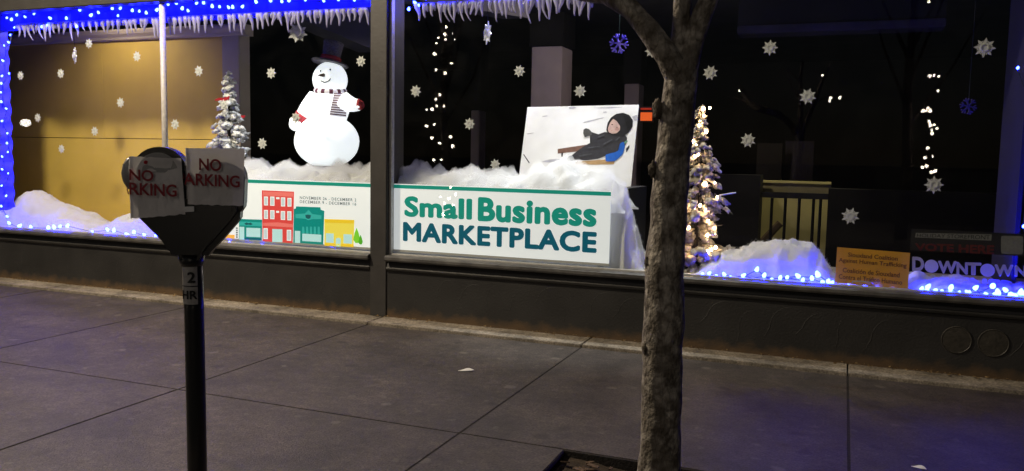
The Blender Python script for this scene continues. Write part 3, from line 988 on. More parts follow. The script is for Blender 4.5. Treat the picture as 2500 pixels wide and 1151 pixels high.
# face
for px, py, r in ((783, 174, 2.6), (806, 171, 3.2)):
    MB().ball(front(px, py, 0.001, hc, RH), r * SC, 2, 0.8, 0.5, 1).build('eye', M['face_black'], sm, smooth=True)
p = front(791, 184, 0, hc, RH)
MB().tube([p, p + Vector((-0.014, -0.035, -0.004)), p + Vector((-0.03, -0.06, -0.008))], [4.6 * SC, 3.2 * SC, 0.6 * SC], 10).build('nose', M['nose'], sm, smooth=True)
mo = [front(a, b, 0.002, hc, RH) for a, b in ((783, 197), (787, 200), (793, 201.5), (799, 200), (804, 197), (807, 192))]
MB().tube(mo, 0.0055, 6).build('mouth', M['face_black'], sm, smooth=True)
# scarf: neck roll plus hanging end, striped by geometry
sf = empty('scarf', tc_ - sm.location); sf.parent = sm
nk = at(806, 222, SY)
pts = [nk + Vector((33 * SC * math.cos(t), 33 * SC * math.sin(t), 0.02 * math.sin(t) - 0.012 * math.cos(t))) for t in [2 * math.pi * i / 24 for i in range(25)]]
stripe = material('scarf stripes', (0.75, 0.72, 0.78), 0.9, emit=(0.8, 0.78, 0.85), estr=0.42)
stripe_d = material('scarf dark stripes', (0.14, 0.04, 0.08), 0.9)
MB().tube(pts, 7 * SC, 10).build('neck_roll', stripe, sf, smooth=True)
for i in range(0, 24, 2):
    MB().tube(pts[i:i + 2], 7.35 * SC, 10).build('stripe', stripe_d, sf)
MB().ball(front(822, 221, 0.03, tc_, RT * 0.7), 9 * SC, 2, 1, 0.7, 0.8).build('knot', stripe_d, sf, smooth=True)
rows = 22
for i in range(rows):
    t0, t1 = i / rows, (i + 0.98) / rows
    quad = []
    for t in (t0, t1):
        xl, xr_ = 816 - 12 * t, 842 - 2 * t
        yy = 226 + 55 * t
        row = [front(xl + (xr_ - xl) * k / 4, yy + 4 * k / 4 * t, 0.022, tc_ + Vector((0, 0, -0.02)), RT * 1.02) for k in range(5)]
        quad.append(row)
    vs = quad[0] + quad[1]
    fs = [(k, k + 1, 6 + k, 5 + k) for k in range(4)]
    bk = [v + Vector((0, 0.012, 0)) for v in vs]
    m = len(vs)
    fs2 = [tuple(j + m for j in f[::-1]) for f in fs] + [(0, 5, 5 + m, m), (4, 4 + m, 9 + m, 9)]
    MB().add(vs + bk, fs + fs2).build('stripe', stripe if i % 2 else stripe_d, sf)
# coat button low on the belly
MB().ball(front(770, 357, 0.0, bc, RB * 0.96), 2.6 * SC, 2, 1, 0.6, 1.2).build('button', material('pale button', (0.5, 0.45, 0.42), 0.5), sm, smooth=True)
# round dark base the snowman stands on
bz = at(800, 412, SY).z
tag(MB().lathe([(0.54, bz - 0.09), (0.55, bz - 0.05), (0.53, bz - 0.035), (0.0, bz - 0.03)], (at(800, 400, SY).x, 1.0, 0), 48).build('round_dais', M['platform'], smooth=False),
    'low black round base under the snowman', 'dais')

# ------------------------------------------------------------------ banners behind the glass
YB = 0.085
b2x0, b2x1 = PIL1 + 0.022, at(1492, 470, YB).x
zt = at(1200, 457, YB).z
zb_ = 0.612
zstrip = at(1200, 625, YB).z


def banner(name, label, x0, x1):
    t = empty(name, ((x0 + x1) / 2, YB, zb_))
    tag(t, label, 'banner', 'banners with painted backlight standing on the sill')
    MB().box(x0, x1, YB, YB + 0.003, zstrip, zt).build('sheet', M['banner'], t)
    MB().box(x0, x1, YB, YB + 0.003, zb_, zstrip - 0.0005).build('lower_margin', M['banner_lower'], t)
    h = 0.032
    MB().box(x0, x1, YB - 0.0016, YB - 0.0003, zt - 0.008 - h, zt - 0.008).build('green_band', M['b_green'], t)
    return t


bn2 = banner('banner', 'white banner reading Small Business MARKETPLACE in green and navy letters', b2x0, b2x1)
fm = flat(YB - 0.0012)
za = lambda px, py: at(px, py, YB).z
xa = lambda px: at(px, 560, YB).x
fit_text('Small', fm, xa(987), xa(1152), za(1070, 533.5), za(1070, 482), M['b_green'], bn2, 0.045, 1.06)
fit_text('Business', fm, xa(1166), xa(1456), za(1310, 548), za(1310, 487), M['b_green'], bn2, 0.045, 1.06)
fit_text('MARKETPLACE', fm, xa(984), xa(1458), za(1220, 604), za(1220, 554), M['b_navy'], bn2, 0.045, 1.08)

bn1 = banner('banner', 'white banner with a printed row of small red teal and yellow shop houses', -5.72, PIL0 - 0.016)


def cpx(pts, y=YB):
    out = []
    for cx, cy in pts:
        p = at(530 + cx / 4.428, 400 + cy / 4.428, y)
        out.append((p.x, p.z))
    return out


def house(name, pts, mat, layer=1, parent=bn1):
    return print_shape(name, cpx(pts), YB - 0.0012 * layer, M[mat], parent)


def rc(x0, y0, x1, y1, s=0.068):
    return [(x0, y0), (x1, y0 + (x1 - x0) * s), (x1, y1 + (x1 - x0) * s), (x0, y1)]


h1 = house('printed_house', [(485, 288), (833, 303), (826, 322), (818, 860), (492, 838), (497, 322)], 'b_red')
house('facade_band', rc(497, 300, 826, 345, 0.04), 'b_redl', 2, h1)
house('facade_band', [(500, 640), (660, 635), (820, 655), (820, 690), (500, 672)], 'b_redl', 2, h1)
for (x0, y0, x1, y1) in ((508, 355, 552, 452), (575, 355, 622, 455), (692, 364, 738, 462), (762, 370, 806, 464), (508, 500, 552, 597), (575, 503, 622, 600), (690, 512, 737, 608), (760, 514, 805, 612), (503, 697, 550, 815), (755, 715, 803, 833)):
    w = house('printed_window', rc(x0, y0, x1, y1, 0.03), 'banner', 2, h1)
    w2 = house('pane', rc(x0 + 7, y0 + 9, x1 - 7, y1 - 9, 0.03), 'b_glassg', 3, w)
house('sign_bar', rc(640, 362, 676, 384, 0.03), 'banner', 2, h1)
house('sign_bar', rc(640, 510, 672, 532, 0.03), 'banner', 2, h1)
house('printed_door', rc(598, 706, 708, 846, 0.03), 'b_glass', 2, h1)
h2 = house('printed_house', [(855, 462), (1118, 472), (1120, 498), (1160, 510), (1148, 876), (824, 852), (830, 490), (850, 486)], 'b_teal')
house('sign_board', [(850, 545), (950, 540), (990, 500), (1030, 545), (1130, 560), (1130, 600), (1030, 600), (990, 612), (950, 595), (850, 590)], 'b_teall', 2, h2)
house('emblem', [(955, 556), (985, 550), (1018, 558), (1010, 590), (986, 598), (962, 586)], 'b_dark', 3, h2)
house('printed_door', rc(842, 726, 900, 856, 0.05), 'b_glass', 2, h2)
house('shop_window', rc(922, 756, 1128, 836, 0.06), 'b_glass', 2, h2)
for i in range(5):
    house('awning_stripe', [(922 + i * 42, 680), (942 + i * 42, 683), (948 + i * 42, 752 + i * 2), (935 + i * 42, 760 + i * 2), (920 + i * 42, 752 + i * 2)], 'b_teall', 2, h2)
h3 = house('printed_house', [(1160, 598), (1484, 608), (1484, 622), (1475, 903), (1162, 884), (1164, 610)], 'b_yellow')
house('cornice', rc(1166, 602, 1480, 636, 0.03), 'b_yelld', 2, h3)
house('footing', rc(1163, 858, 1478, 886, 0.05), 'b_yelld', 2, h3)
for x0, x1 in ((1178, 1262), (1368, 1460)):
    house('shop_window', rc(x0, 752 + (x0 - 1178) * .05, x1, 852 + (x0 - 1178) * .05, 0.05), 'b_glass', 2, h3)
house('printed_door', [(1285, 895), (1287, 810), (1312, 800), (1338, 812), (1337, 897)], 'b_glass', 2, h3)
h4 = house('printed_house', [(238, 598), (488, 606), (484, 830), (236, 816)], 'b_teal')
house('facade_band', rc(240, 625, 486, 668, 0.04), 'b_teall', 2, h4)
house('emblem', [(296, 650), (320, 634), (342, 645), (365, 636), (388, 656), (365, 664), (342, 658), (318, 664)], 'b_dark', 3, h4)
house('printed_door', rc(242, 682, 295, 820, 0.03), 'b_glass', 2, h4)
house('shop_window', rc(318, 692, 470, 790, 0.04), 'b_glass', 2, h4)
house('footing', rc(300, 800, 484, 818, 0.04), 'b_navy', 2, h4)
for i in range(5):
    house('printed_sign_tile', rc(204, 690 + i * 24, 224, 706 + i * 24, 0.0), 'b_ink', 1)
house('printed_house', [(20, 765), (190, 770), (190, 812), (20, 800)], 'b_orange')
for cx, top, h, w, m in ((1510, 692, 165, 36, 'b_leaf'), (1552, 768, 105, 24, 'b_leafd')):
    house('printed_tree', [(cx, top), (cx + w * .6, top + h * .35), (cx + w, top + h * .75), (cx + w * .5, top + h), (cx - w * .4, top + h), (cx - w, top + h * .78), (cx - w * .6, top + h * .35)], m, 2)
p0 = at(732, 487, YB); p1 = at(870, 487, YB)
fit_text('NOVEMBER 26 - DECEMBER 2', fm, p0.x, p1.x, at(800, 489.5, YB).z, at(800, 482, YB).z, M['b_ink'], bn1, 0.012, 1.15)
fit_text('DECEMBER 9 - DECEMBER 16', fm, p0.x, p1.x, at(800, 499.5, YB).z, at(800, 492, YB).z, M['b_ink'], bn1, 0.012, 1.15)

# ------------------------------------------------------------------ poster of a child on a sled
YQ = 0.80
po = empty('poster', at(1410, 450, YQ))
tag(po, 'white photo poster of a child in dark hooded snowsuit reclining on a sled', 'poster')
cor = [at(1288, 262, YQ), at(1560, 256, YQ), at(1540, 456, YQ), at(1262, 470, YQ)]
MB().prism([(p.x, p.z) for p in cor], YQ, YQ + 0.012).build('board', M['poster'], po)


def ppx(pts):
    return [(lambda p: (p.x, p.z))(at(1240 + a / 4.603, 230 + b / 4.603, YQ)) for a, b in pts]


def pshape(name, pts, mat, layer, smooth=True):
    if smooth:
        q = []
        m_ = len(pts)
        for i in range(m_):
            a, b, c = pts[i - 1], pts[i], pts[(i + 1) % m_]
            q.append(((a[0] + 6 * b[0] + c[0]) / 8 * .5 + (a[0] + b[0]) / 4, (a[1] + 6 * b[1] + c[1]) / 8 * .5 + (a[1] + b[1]) / 4))
            q.append(((a[0] + 6 * b[0] + c[0]) / 8, (a[1] + 6 * b[1] + c[1]) / 8))
        pts = q
    return print_shape(name, ppx(pts), YQ - 0.0012 * layer, M[mat], po)


pshape('printed_tracks', [(675, 150), (735, 138), (780, 155), (735, 168), (690, 170)], 'p_shade', 1)
pshape('printed_tracks', [(1060, 200), (1110, 195), (1120, 208), (1075, 216)], 'p_shade', 1)
pshape('printed_tracks', [(820, 320), (1100, 255), (1105, 262), (830, 332)], 'p_shade', 1)
pshape('printed_tracks', [(205, 445), (300, 432), (300, 440), (205, 455)], 'p_shade', 1)
pshape('printed_tracks', [(1380, 250), (1465, 225), (1455, 300), (1430, 310)], 'p_shade', 1)
pshape('printed_rope', [(172, 680), (182, 678), (246, 772), (236, 778)], 'p_coat', 1, False)
pshape('printed_sled', [(560, 618), (880, 570), (900, 620), (790, 645), (560, 670)], 'p_sled', 1, False)
pshape('printed_sled', [(600, 660), (620, 655), (616, 705), (602, 705)], 'p_coat', 1, False)
pshape('printed_sled', [(760, 762), (1100, 735), (1200, 760), (1190, 790), (980, 795), (760, 790)], 'p_tan', 1, False)
pshape('printed_runner', [(1320, 610), (1372, 565), (1365, 605), (1330, 670)], 'p_coat', 1)
pshape('printed_mitten', [(845, 440), (850, 395), (880, 382), (915, 395), (950, 430), (945, 470), (900, 470), (862, 495)], 'p_glove', 3)
pshape('printed_suit', [(915, 405), (960, 440), (1015, 460), (1090, 420), (1150, 440), (1320, 440), (1345, 500), (1330, 560), (1280, 660), (1090, 690), (1030, 730), (850, 750), (800, 735), (700, 760), (668, 720), (720, 690), (790, 630), (880, 570), (945, 545), (930, 500)], 'p_coat', 2)
pshape('printed_shoe', [(655, 715), (700, 690), (735, 690), (700, 740), (680, 775)], 'p_shoe', 3)
pshape('printed_cushion', [(1255, 545), (1310, 530), (1320, 600), (1290, 690), (1200, 765), (1085, 765), (1090, 670), (1200, 660), (1250, 640)], 'p_blue', 3)
pshape('printed_patch', [(1305, 540), (1340, 515), (1355, 530), (1310, 570)], 'p_green', 3)
pshape('printed_hood', [(1105, 400), (1120, 320), (1160, 260), (1220, 220), (1300, 208), (1370, 235), (1412, 300), (1405, 370), (1350, 440), (1310, 480), (1180, 470), (1115, 440)], 'p_hood', 3)
pshape('printed_face', [(1120, 390), (1150, 320), (1185, 270), (1230, 310), (1268, 365), (1262, 410), (1220, 445), (1170, 448), (1130, 430)], 'p_face', 4)
pshape('printed_cheek', [(1200, 385), (1235, 370), (1260, 385), (1240, 420), (1205, 415)], 'p_cheek', 5)
pshape('printed_eye', [(1158, 345), (1175, 336), (1190, 345), (1174, 353)], 'p_eye', 5)
pshape('printed_eye', [(1215, 375), (1228, 367), (1240, 376), (1228, 382)], 'p_eye', 5)
pshape('printed_mouth', [(1150, 412), (1168, 405), (1185, 412), (1168, 418)], 'p_cheek', 5)
M['p_fold'] = material('p_fold', (0.085, 0.085, 0.1), 0.5, 0, 0.4, 30, spec=0.3)
M['p_hair'] = material('p_hair', (0.012, 0.012, 0.016), 0.5, 0, 0.4, 30, spec=0.3)
for q in ([(1000, 480), (1090, 450), (1100, 462), (1010, 500)], [(1060, 560), (1180, 500), (1190, 515), (1070, 580)], [(880, 600), (1050, 580), (1050, 592), (885, 615)], [(780, 690), (960, 660), (965, 675), (790, 712)], [(1200, 520), (1260, 470), (1270, 485), (1215, 540)]):
    pshape('printed_fold', q, 'p_fold', 5)
pshape('printed_hood_shade', [(1290, 230), (1350, 250), (1395, 310), (1390, 360), (1345, 400), (1330, 330)], 'p_hair', 5)
pshape('printed_tracks', [(880, 160), (1180, 142), (1330, 150), (1180, 158)], 'p_shade', 1)
pshape('printed_tracks', [(380, 248), (450, 240), (455, 250), (385, 258)], 'p_shade', 1)
pshape('printed_tracks', [(360, 760), (460, 735), (560, 728), (640, 740), (560, 752), (450, 775)], 'p_shade', 1)
# easel leg behind the board
MB().tube([at(1440, 300, YQ + 0.03), at(1450, 440, YQ + 0.25)], 0.012, 6).build('easel_strut', M['rail'], po)


# ------------------------------------------------------------------ small flocked trees
def flocked_tree(name, label, base, height, rad, seed, tiers, lit=None, dark=0.35, lumpy=1.0):
    t = empty(name, base)
    tag(t, label, 'artificial tree')
    rnd = random.Random(seed)
    base = Vector(base)
    MB().tube([base, base + Vector((0, 0, height * 0.97))], [0.022, 0.006], 8).build('trunk', M['wood'], t)
    MB().lathe([(0.09, 0), (0.1, 0.01), (0.085, 0.05), (0.03, 0.06)], base, 16).build('stand', M['wood'], t)
    nd, lump = MB(), MB()
    nb = tiers * 9
    for k in range(nb):
        f = (k / (nb - 1)) ** 1.25
        f = min(1.0, max(0.0, f + rnd.uniform(-0.03, 0.03)))
        z = height * (0.06 + 0.93 * f)
        R = rad * (1 - f) ** 0.85 * (0.9 + 0.25 * math.sin(f * 23 + seed)) + 0.010
        a = k * 2.39996 + rnd.uniform(-0.5, 0.5)
        L = R * rnd.uniform(0.6, 1.15)
        d = Vector((math.cos(a), math.sin(a), 0))
        s = base + Vector((0, 0, z))
        tip = s + d * L + Vector((0, 0, L * rnd.uniform(-0.65, 0.12)))
        for q in range(18):
            u = rnd.uniform(0.15, 1.08)
            p = s.lerp(tip, u)
            e = (d + Vector((rnd.uniform(-1, 1), rnd.uniform(-1, 1), rnd.uniform(-0.9, 0.6)))).normalized() * rnd.uniform(0.03, 0.06) * (0.5 + 0.5 * (1 - f))
            w = Vector((rnd.uniform(-1, 1), rnd.uniform(-1, 1), rnd.uniform(-1, 1))).normalized() * 0.0042
            nd.add([p - w, p + w, p + e], [(0, 1, 2)])
        if rnd.random() < dark: continue
        for u in (0.62, 0.98):
            p = s.lerp(tip, u) + Vector((rnd.uniform(-.012, .012), rnd.uniform(-.012, .012), 0.010))
            r = (0.017 + 0.026 * (1 - f)) * rnd.uniform(0.6, 1.25) * lumpy
            rot = Matrix.Rotation(a, 3, 'Z') @ Matrix.Rotation(rnd.uniform(-0.1, 0.9), 3, 'Y') @ Matrix.Rotation(rnd.uniform(-0.6, 0.6), 3, 'X')
            lump.ball(p, r, 2, 1.3, 0.9, 0.62, 1.1, 16, rot, rnd.randint(0, 900))
    o = nd.build('needles', M['needle'] if lit is None else M['needle_grey'], t); o['kind'] = 'stuff'
    o = lump.build('flocking', M['flock'] if lit is None else M['flock_warm'], t, smooth=True); o['kind'] = 'stuff'
    return t


T1B = Vector((at(560, 300, 0.75).x, 0.75, 1.20))
t1h = at(562, 178, 0.75).z - 1.20
ft1 = flocked_tree('flocked_tree', 'small white flocked tree with red ribbons left of the snowman', T1B, t1h, 0.25, 11, 19, None, 0.1, 1.18)


def ribbon(parent, pts, y):
    P = [at(a, b, y) for a, b in pts]
    mb = MB()
    vs = []
    for i, p in enumerate(P):
        w = 0.014 if 0 < i < len(P) - 1 else 0.008
        vs += [p + Vector((0, 0.004 * (i % 2), w)), p + Vector((0, 0.004 * (i % 2), -w))]
    fs = [(2 * i, 2 * i + 1, 2 * i + 3, 2 * i + 2) for i in range(len(P) - 1)]
    bk = [v + Vector((0, 0.003, 0)) for v in vs]
    m = len(vs)
    mb.add(vs + bk, fs + [tuple(j + m for j in f[::-1]) for f in fs])
    return mb.build('ribbon', M['red'], parent)


ribbon(ft1, [(525, 245), (535, 242), (545, 243), (552, 238)], 0.56)
ribbon(ft1, [(546, 246), (553, 241), (560, 237), (556, 246)], 0.555)
ribbon(ft1, [(588, 284), (593, 286), (598, 284)], 0.62)

T2B = Vector((at(1697, 640, 0.5).x, 0.5, 0.58))
t2h = at(1716, 262, 0.5).z - 0.58
ft2 = flocked_tree('pencil_tree', 'slim frosted tree with warm white lights beside the street tree trunk', T2B, t2h, 0.29, 5, 30, True, 0.12, 0.95)
rnd = random.Random(3)
for (px, py, r) in ((1717, 266, 1.2), (1733, 264, .8), (1719, 284, .9), (1711, 299, 1.3), (1708, 306, 1.0), (1724, 322, 1.1), (1692, 346, .9), (1700, 355, .8), (1697, 382, 1.0), (1705, 378, .8), (1721, 450, 1.4), (1745, 447, .6), (1751, 482, .7),
                    (1677, 504, 1.0), (1709, 502, 1.0), (1695, 508, .7), (1723, 514, .9), (1705, 524, .9), (1729, 540, .9), (1682, 556, .9), (1743, 558, 1.0), (1727, 575, 1.0), (1744, 573, .9), (1680, 606, .9), (1690, 615, 1.1), (1727, 617, 1.2), (1737, 610, .9), (1747, 605, 1.0), (1739, 625, .8)):
    y = 0.5 - 0.17 * max(0.15, min(1, (py - 250) / 380))
    MB().ball(at(px, py, y), 0.0115 * r, 2, 1, 1, 1.15).build('bulb', M['warm_led'], ft2, smooth=True)
MB().tube([at(1757, 477, 0.4), at(1797, 471, 0.42)], 0.006, 6).build('twig', M['alu'], ft2)
mb = MB()
pl = [at(1668 + (rnd.random() - .5) * 20 + k * 3, 300 + k * 12, 0.36) for k in range(28)]

# ------------------------------------------------------------------ icicle garlands, valance and blue light strings
val = empty('valance', (-6.3, 0.2, 2.8))
tag(val, 'cloth valance with painted blue glow behind the lights along the left window top', 'valance')


def cloth(x0, x1, z0, z1, y, parent, name='cloth', n=60, along='x'):
    vs, fs = [], []
    for i in range(n + 1):
        t = i / n
        for j in range(5):
            s = j / 4
            if along == 'x':
                x, z = x0 + (x1 - x0) * t, z0 + (z1 - z0) * s
                vs.append((x, y + 0.012 * math.sin(x * 34) + 0.01 * noise.noise((x * 9, z * 9, 0)), z + (0.012 * noise.noise((x * 6, 0, 3)) if j == 0 else 0)))
            else:
                x, z = x0 + (x1 - x0) * s, z0 + (z1 - z0) * t
                vs.append((x + (0.012 * noise.noise((0, z * 6, 3)) if j == 4 else 0), y + 0.012 * math.sin(z * 34) + 0.01 * noise.noise((x * 9, z * 9, 0)), z))
    for i in range(n):
        for j in range(4):
            k = i * 5 + j
            fs.append((k, k + 5, k + 6, k + 1))
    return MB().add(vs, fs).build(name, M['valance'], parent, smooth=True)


zv0 = at(300, 62, 0.2).z
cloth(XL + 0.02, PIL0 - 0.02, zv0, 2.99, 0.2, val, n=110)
val3 = empty('valance', (-8.6, 0.2, 1.8)); tag(val3, 'cloth strip with painted blue glow behind the lights down the left side of the window', 'valance')
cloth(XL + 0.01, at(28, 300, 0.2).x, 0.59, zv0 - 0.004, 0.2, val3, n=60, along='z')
val2 = empty('valance', (-2.5, 0.2, 2.85)); tag(val2, 'cloth valance with painted blue glow along the top of the right window', 'valance')
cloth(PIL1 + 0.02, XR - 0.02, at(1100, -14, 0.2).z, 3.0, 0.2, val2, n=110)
val4 = empty('valance', (1.2, 0.2, 1.8)); tag(val4, 'return panel with painted dim blue glow down the right side of the window', 'valance')
xw = at(2446, 300, 1.22).x
MB().box(xw, xw + 0.03, 0.34, 1.22, 0.585, 2.99).build('return_panel', material('panel with painted blue glow', (0.008, 0.006, 0.05), 0.9, 0, 0.3, 4), val4)  # side return, blue glow at the window edge put into its colour


def icicle_mesh(seed):
    rnd = random.Random(seed)
    mb = MB()
    L = rnd.uniform(0.10, 0.19)
    lean = rnd.uniform(-0.25, 0.25)
    r = rnd.uniform(0.014, 0.023)
    pts = [(lean * L * t * t + 0.008 * math.sin(t * 5 + seed), 0, -L * t) for t in (0, .15, .35, .6, .85, 1)]
    mb.tube(pts, [r, r * 1.15, r * .95, r * .6, r * .42, r * .3], 7)
    if rnd.random() < 0.7:
        s = rnd.choice((-1, 1))
        L2 = L * rnd.uniform(0.35, 0.65)
        mb.tube([(s * 0.012, 0, -0.005), (s * 0.03, 0, -L2 * .4), (s * 0.036, 0.004, -L2)], [r * .8, r * .75, r * .35], 6)
    me = mb.mesh('icicle', True)
    bm = bmesh.new(); bm.from_mesh(me); bmesh.ops.recalc_face_normals(bm, faces=bm.faces); bm.to_mesh(me); bm.free()
    me.materials.append(M['icicle'])
    return me


ICM = [icicle_mesh(i) for i in range(9)]


def icicles(label, pxs, line, y):
    root = empty('icicle_garland', at((pxs[0] + pxs[-1]) / 2, line((pxs[0] + pxs[-1]) / 2), y))
    tag(root, label, 'icicle garland', 'icicle garlands along the window tops')
    cab = [at(p, line(p) - 1, y) for p in pxs]
    MB().tube(cab, 0.006, 5).build('strip', M['icicle'], root)
    for i, p in enumerate(pxs):
        q = at(p, line(p), y - 0.004)
        o = link('icicle', random.choice(ICM), None, root, loc=q)
        o.rotation_euler = (0, random.uniform(-0.08, 0.08), random.uniform(-0.6, 0.6))
        sc = random.uniform(0.85, 1.15)
        o.scale = (1.0, 1.0, sc)
    return root


px_l, p = [], 48
while p < 902:
    px_l.append(p); p += random.uniform(9, 18)
icicles('glow-tinted white plastic icicle fringe below the blue lights of the left window', px_l, lambda p: 60 - (p - 50) * 0.047, 0.165)
px_r, p = [], 1018
while p < 1440:
    px_r.append(p); p += random.uniform(9, 18)
icicles('glow-tinted white plastic icicle fringe at the top of the right window', px_r, lambda p: 10 - (p - 1018) * 0.047, 0.165)


def led_mesh():
    mb = MB().lathe([(0.004, -0.016), (0.012, -0.013), (0.0135, -0.004), (0.011, 0.008), (0.006, 0.017), (0.002, 0.02)], n=10)
    me = mb.mesh('bulb', True)
    me.materials.append(M['blue_led'])
    return me


LED = led_mesh()


def light_string(label, pts, y, jitter=0.02, scale=1.0, sag=0.02):
    P = [at(a, b, y + random.uniform(-jitter, jitter)) for a, b in pts]
    root = empty('light_string', P[0])
    tag(root, label, 'string lights', 'blue string lights framing the window')
    path = []
    for a, b in zip(P[:-1], P[1:]):
        path += [a + Vector((0, 0.012, 0)), (a + b) / 2 + Vector((random.uniform(-sag, sag) * .5, 0.015, -sag * random.random()))]
    path.append(P[-1] + Vector((0, 0.012, 0)))
    MB().tube(path, 0.0028, 5).build('wire', M['wire'], root)
    for p in P:
        o = link('bulb', LED, None, root, loc=p + Vector((0, 0, 0.006)))
        o.rotation_euler = (random.uniform(-0.9, 0.9), random.uniform(-0.9, 0.9), random.uniform(0, 6))
        s = scale * random.uniform(0.75, 1.15)
        o.scale = (s, s, s)
    return root


light_string('blue lights along the top of the left window before the mullion', [(17, 45), (28, 49), (41, 38), (61, 43), (83, 36), (122, 46), (102, 67), (117, 63), (162, 46), (187, 66), (195, 26), (222, 39), (240, 32), (274, 22), (288, 40), (294, 22), (323, 27), (340, 29), (357, 33), (383, 26)], 0.15)
light_string('blue lights along the window top between mullion and pier', [(410, 12), (431, 9), (445, 22), (459, 28), (480, 10), (497, 8), (518, 17), (536, 18), (558, 20), (568, 19), (592, 18), (625, 6), (660, 3), (688, 5), (706, 3), (745, 2), (790, 4), (826, 1), (865, 2), (895, -4)], 0.15)
light_string('blue lights running down the left edge of the window', [(35, 69), (25, 87), (21, 105), (10, 113), (7, 150), (5, 187), (22, 181), (3, 205), (2, 227), (3, 250), (15, 267), (5, 297), (18, 327), (17, 351), (19, 373), (5, 384), (5, 415), (20, 425), (4, 455), (15, 480), (3, 505), (17, 530)], 0.15, 0.02, 0.75)
light_string('blue lights along the sill under the yellow wall', [(22, 546), (48, 553), (75, 556), (118, 558), (132, 556), (147, 554), (165, 553), (225, 567), (262, 562), (278, 564), (310, 575), (327, 568), (352, 575), (380, 578), (410, 582)], 0.095, 0.004, 1.3)
light_string('blue lights at the top of the right window beside the pier', [(998, 24), (1013, 9), (1022, 15), (1040, -4), (1075, -8), (1110, -12), (1150, -15), (1200, -18), (1250, -18), (1300, -22)], 0.15)
light_string('blue lights along the sill between street tree and orange card', [(1715, 672), (1750, 678), (1783, 680), (1848, 660), (1884, 687), (1922, 679), (1960, 686), (1982, 681), (2008, 691), (2022, 688), (1996, 672), (1948, 676), (1905, 680), (1866, 674), (1815, 675), (1768, 672), (1732, 669)], 0.092, 0.004, 1.25)
light_string('blue lights along the sill under the downtown lettering', [(2144, 709), (2228, 717), (2250, 708), (2300, 714), (2342, 718), (2382, 705), (2407, 723), (2454, 710), (2480, 724), (2510, 724), (2492, 716), (2466, 722), (2436, 716), (2424, 700), (2366, 718), (2322, 704), (2284, 712), (2266, 702)], 0.086, 0.003, 1.25)
light_string('added blue fill lights half buried in the cotton snow at the far right', [(2030, 694), (2070, 700), (2110, 704), (2180, 708), (2262, 712), (2320, 716), (2362, 716), (2430, 720), (2470, 722), (2500, 718)], 0.105, 0.004, 1.2)  # extra bulbs added to strengthen the blue glow on snow and sill
light_string('blue lights down the right edge of the window', [(2485, 168), (2512, 240), (2516, 330), (2512, 420), (2510, 490), (2499, 555), (2512, 625)], 0.16, 0.005, 0.7)
light_string('blue lights peeking out under the two banners', [(560, 592), (602, 597), (640, 600), (808, 612), (1035, 632), (1085, 636), (1320, 650), (1350, 652), (1425, 657), (1475, 661), (1520, 664), (1545, 668)], 0.079, 0.001, 0.62)


# ------------------------------------------------------------------ snowflakes on and behind the glass
def flake_mesh(arms, kind):
    mb = MB()
    th = 0.0018
    if kind == 'doily':
        # scalloped ring with kite petals, pierced between the petals
        n = arms * 4
        ring_o = [(0.50 * math.cos(2 * math.pi * i / n), 0.50 * math.sin(2 * math.pi * i / n)) for i in range(n)]
        mb.prism(ring_o, -th, th)
        for k in range(arms):
            a = 2 * math.pi * k / arms
            c, s = math.cos(a), math.sin(a)
            for poly in ([(0.42, -0.07), (0.62, -0.17), (0.78, -0.10), (1.0, 0.0), (0.78, 0.10), (0.62, 0.17), (0.42, 0.07)],):
                mb.prism([(x * c - z * s, x * s + z * c) for x, z in poly], -th * 0.8, th * 0.8)
            a2 = a + math.pi / arms
            c, s = math.cos(a2), math.sin(a2)
            mb.prism([(x * c - z * s, x * s + z * c) for x, z in [(0.44, -0.04), (0.66, -0.05), (0.74, 0.0), (0.66, 0.05), (0.44, 0.04)]], -th * 0.7, th * 0.7)
        # raised rim and hub
        for i in range(16):
            a, b = 2 * math.pi * i / 16, 2 * math.pi * (i + 1) / 16
            mb.prism([(r * math.cos(t), r * math.sin(t)) for r, t in ((0.30, a), (0.38, a), (0.38, b), (0.30, b))], -th * 4, -th * 1.01)
    else:
        for k in range(arms):
            a = 2 * math.pi * k / arms
            c, s = math.cos(a), math.sin(a)
            for poly in ([(0.0, -0.07), (0.95, -0.07), (1.0, 0.0), (0.95, 0.07), (0.0, 0.07)], [(0.45, 0.0), (0.78, 0.34), (0.88, 0.27), (0.58, 0.0)], [(0.45, 0.0), (0.58, 0.0), (0.88, -0.27), (0.78, -0.34)]):
                mb.prism([(x * c - z * s, x * s + z * c) for x, z in poly], -th * (1 + 0.1 * k), th * (1 + 0.1 * k))
    me = mb.mesh('snowflake')
    bm = bmesh.new(); bm.from_mesh(me); bmesh.ops.recalc_face_normals(bm, faces=bm.faces); bm.to_mesh(me); bm.free()
    return me


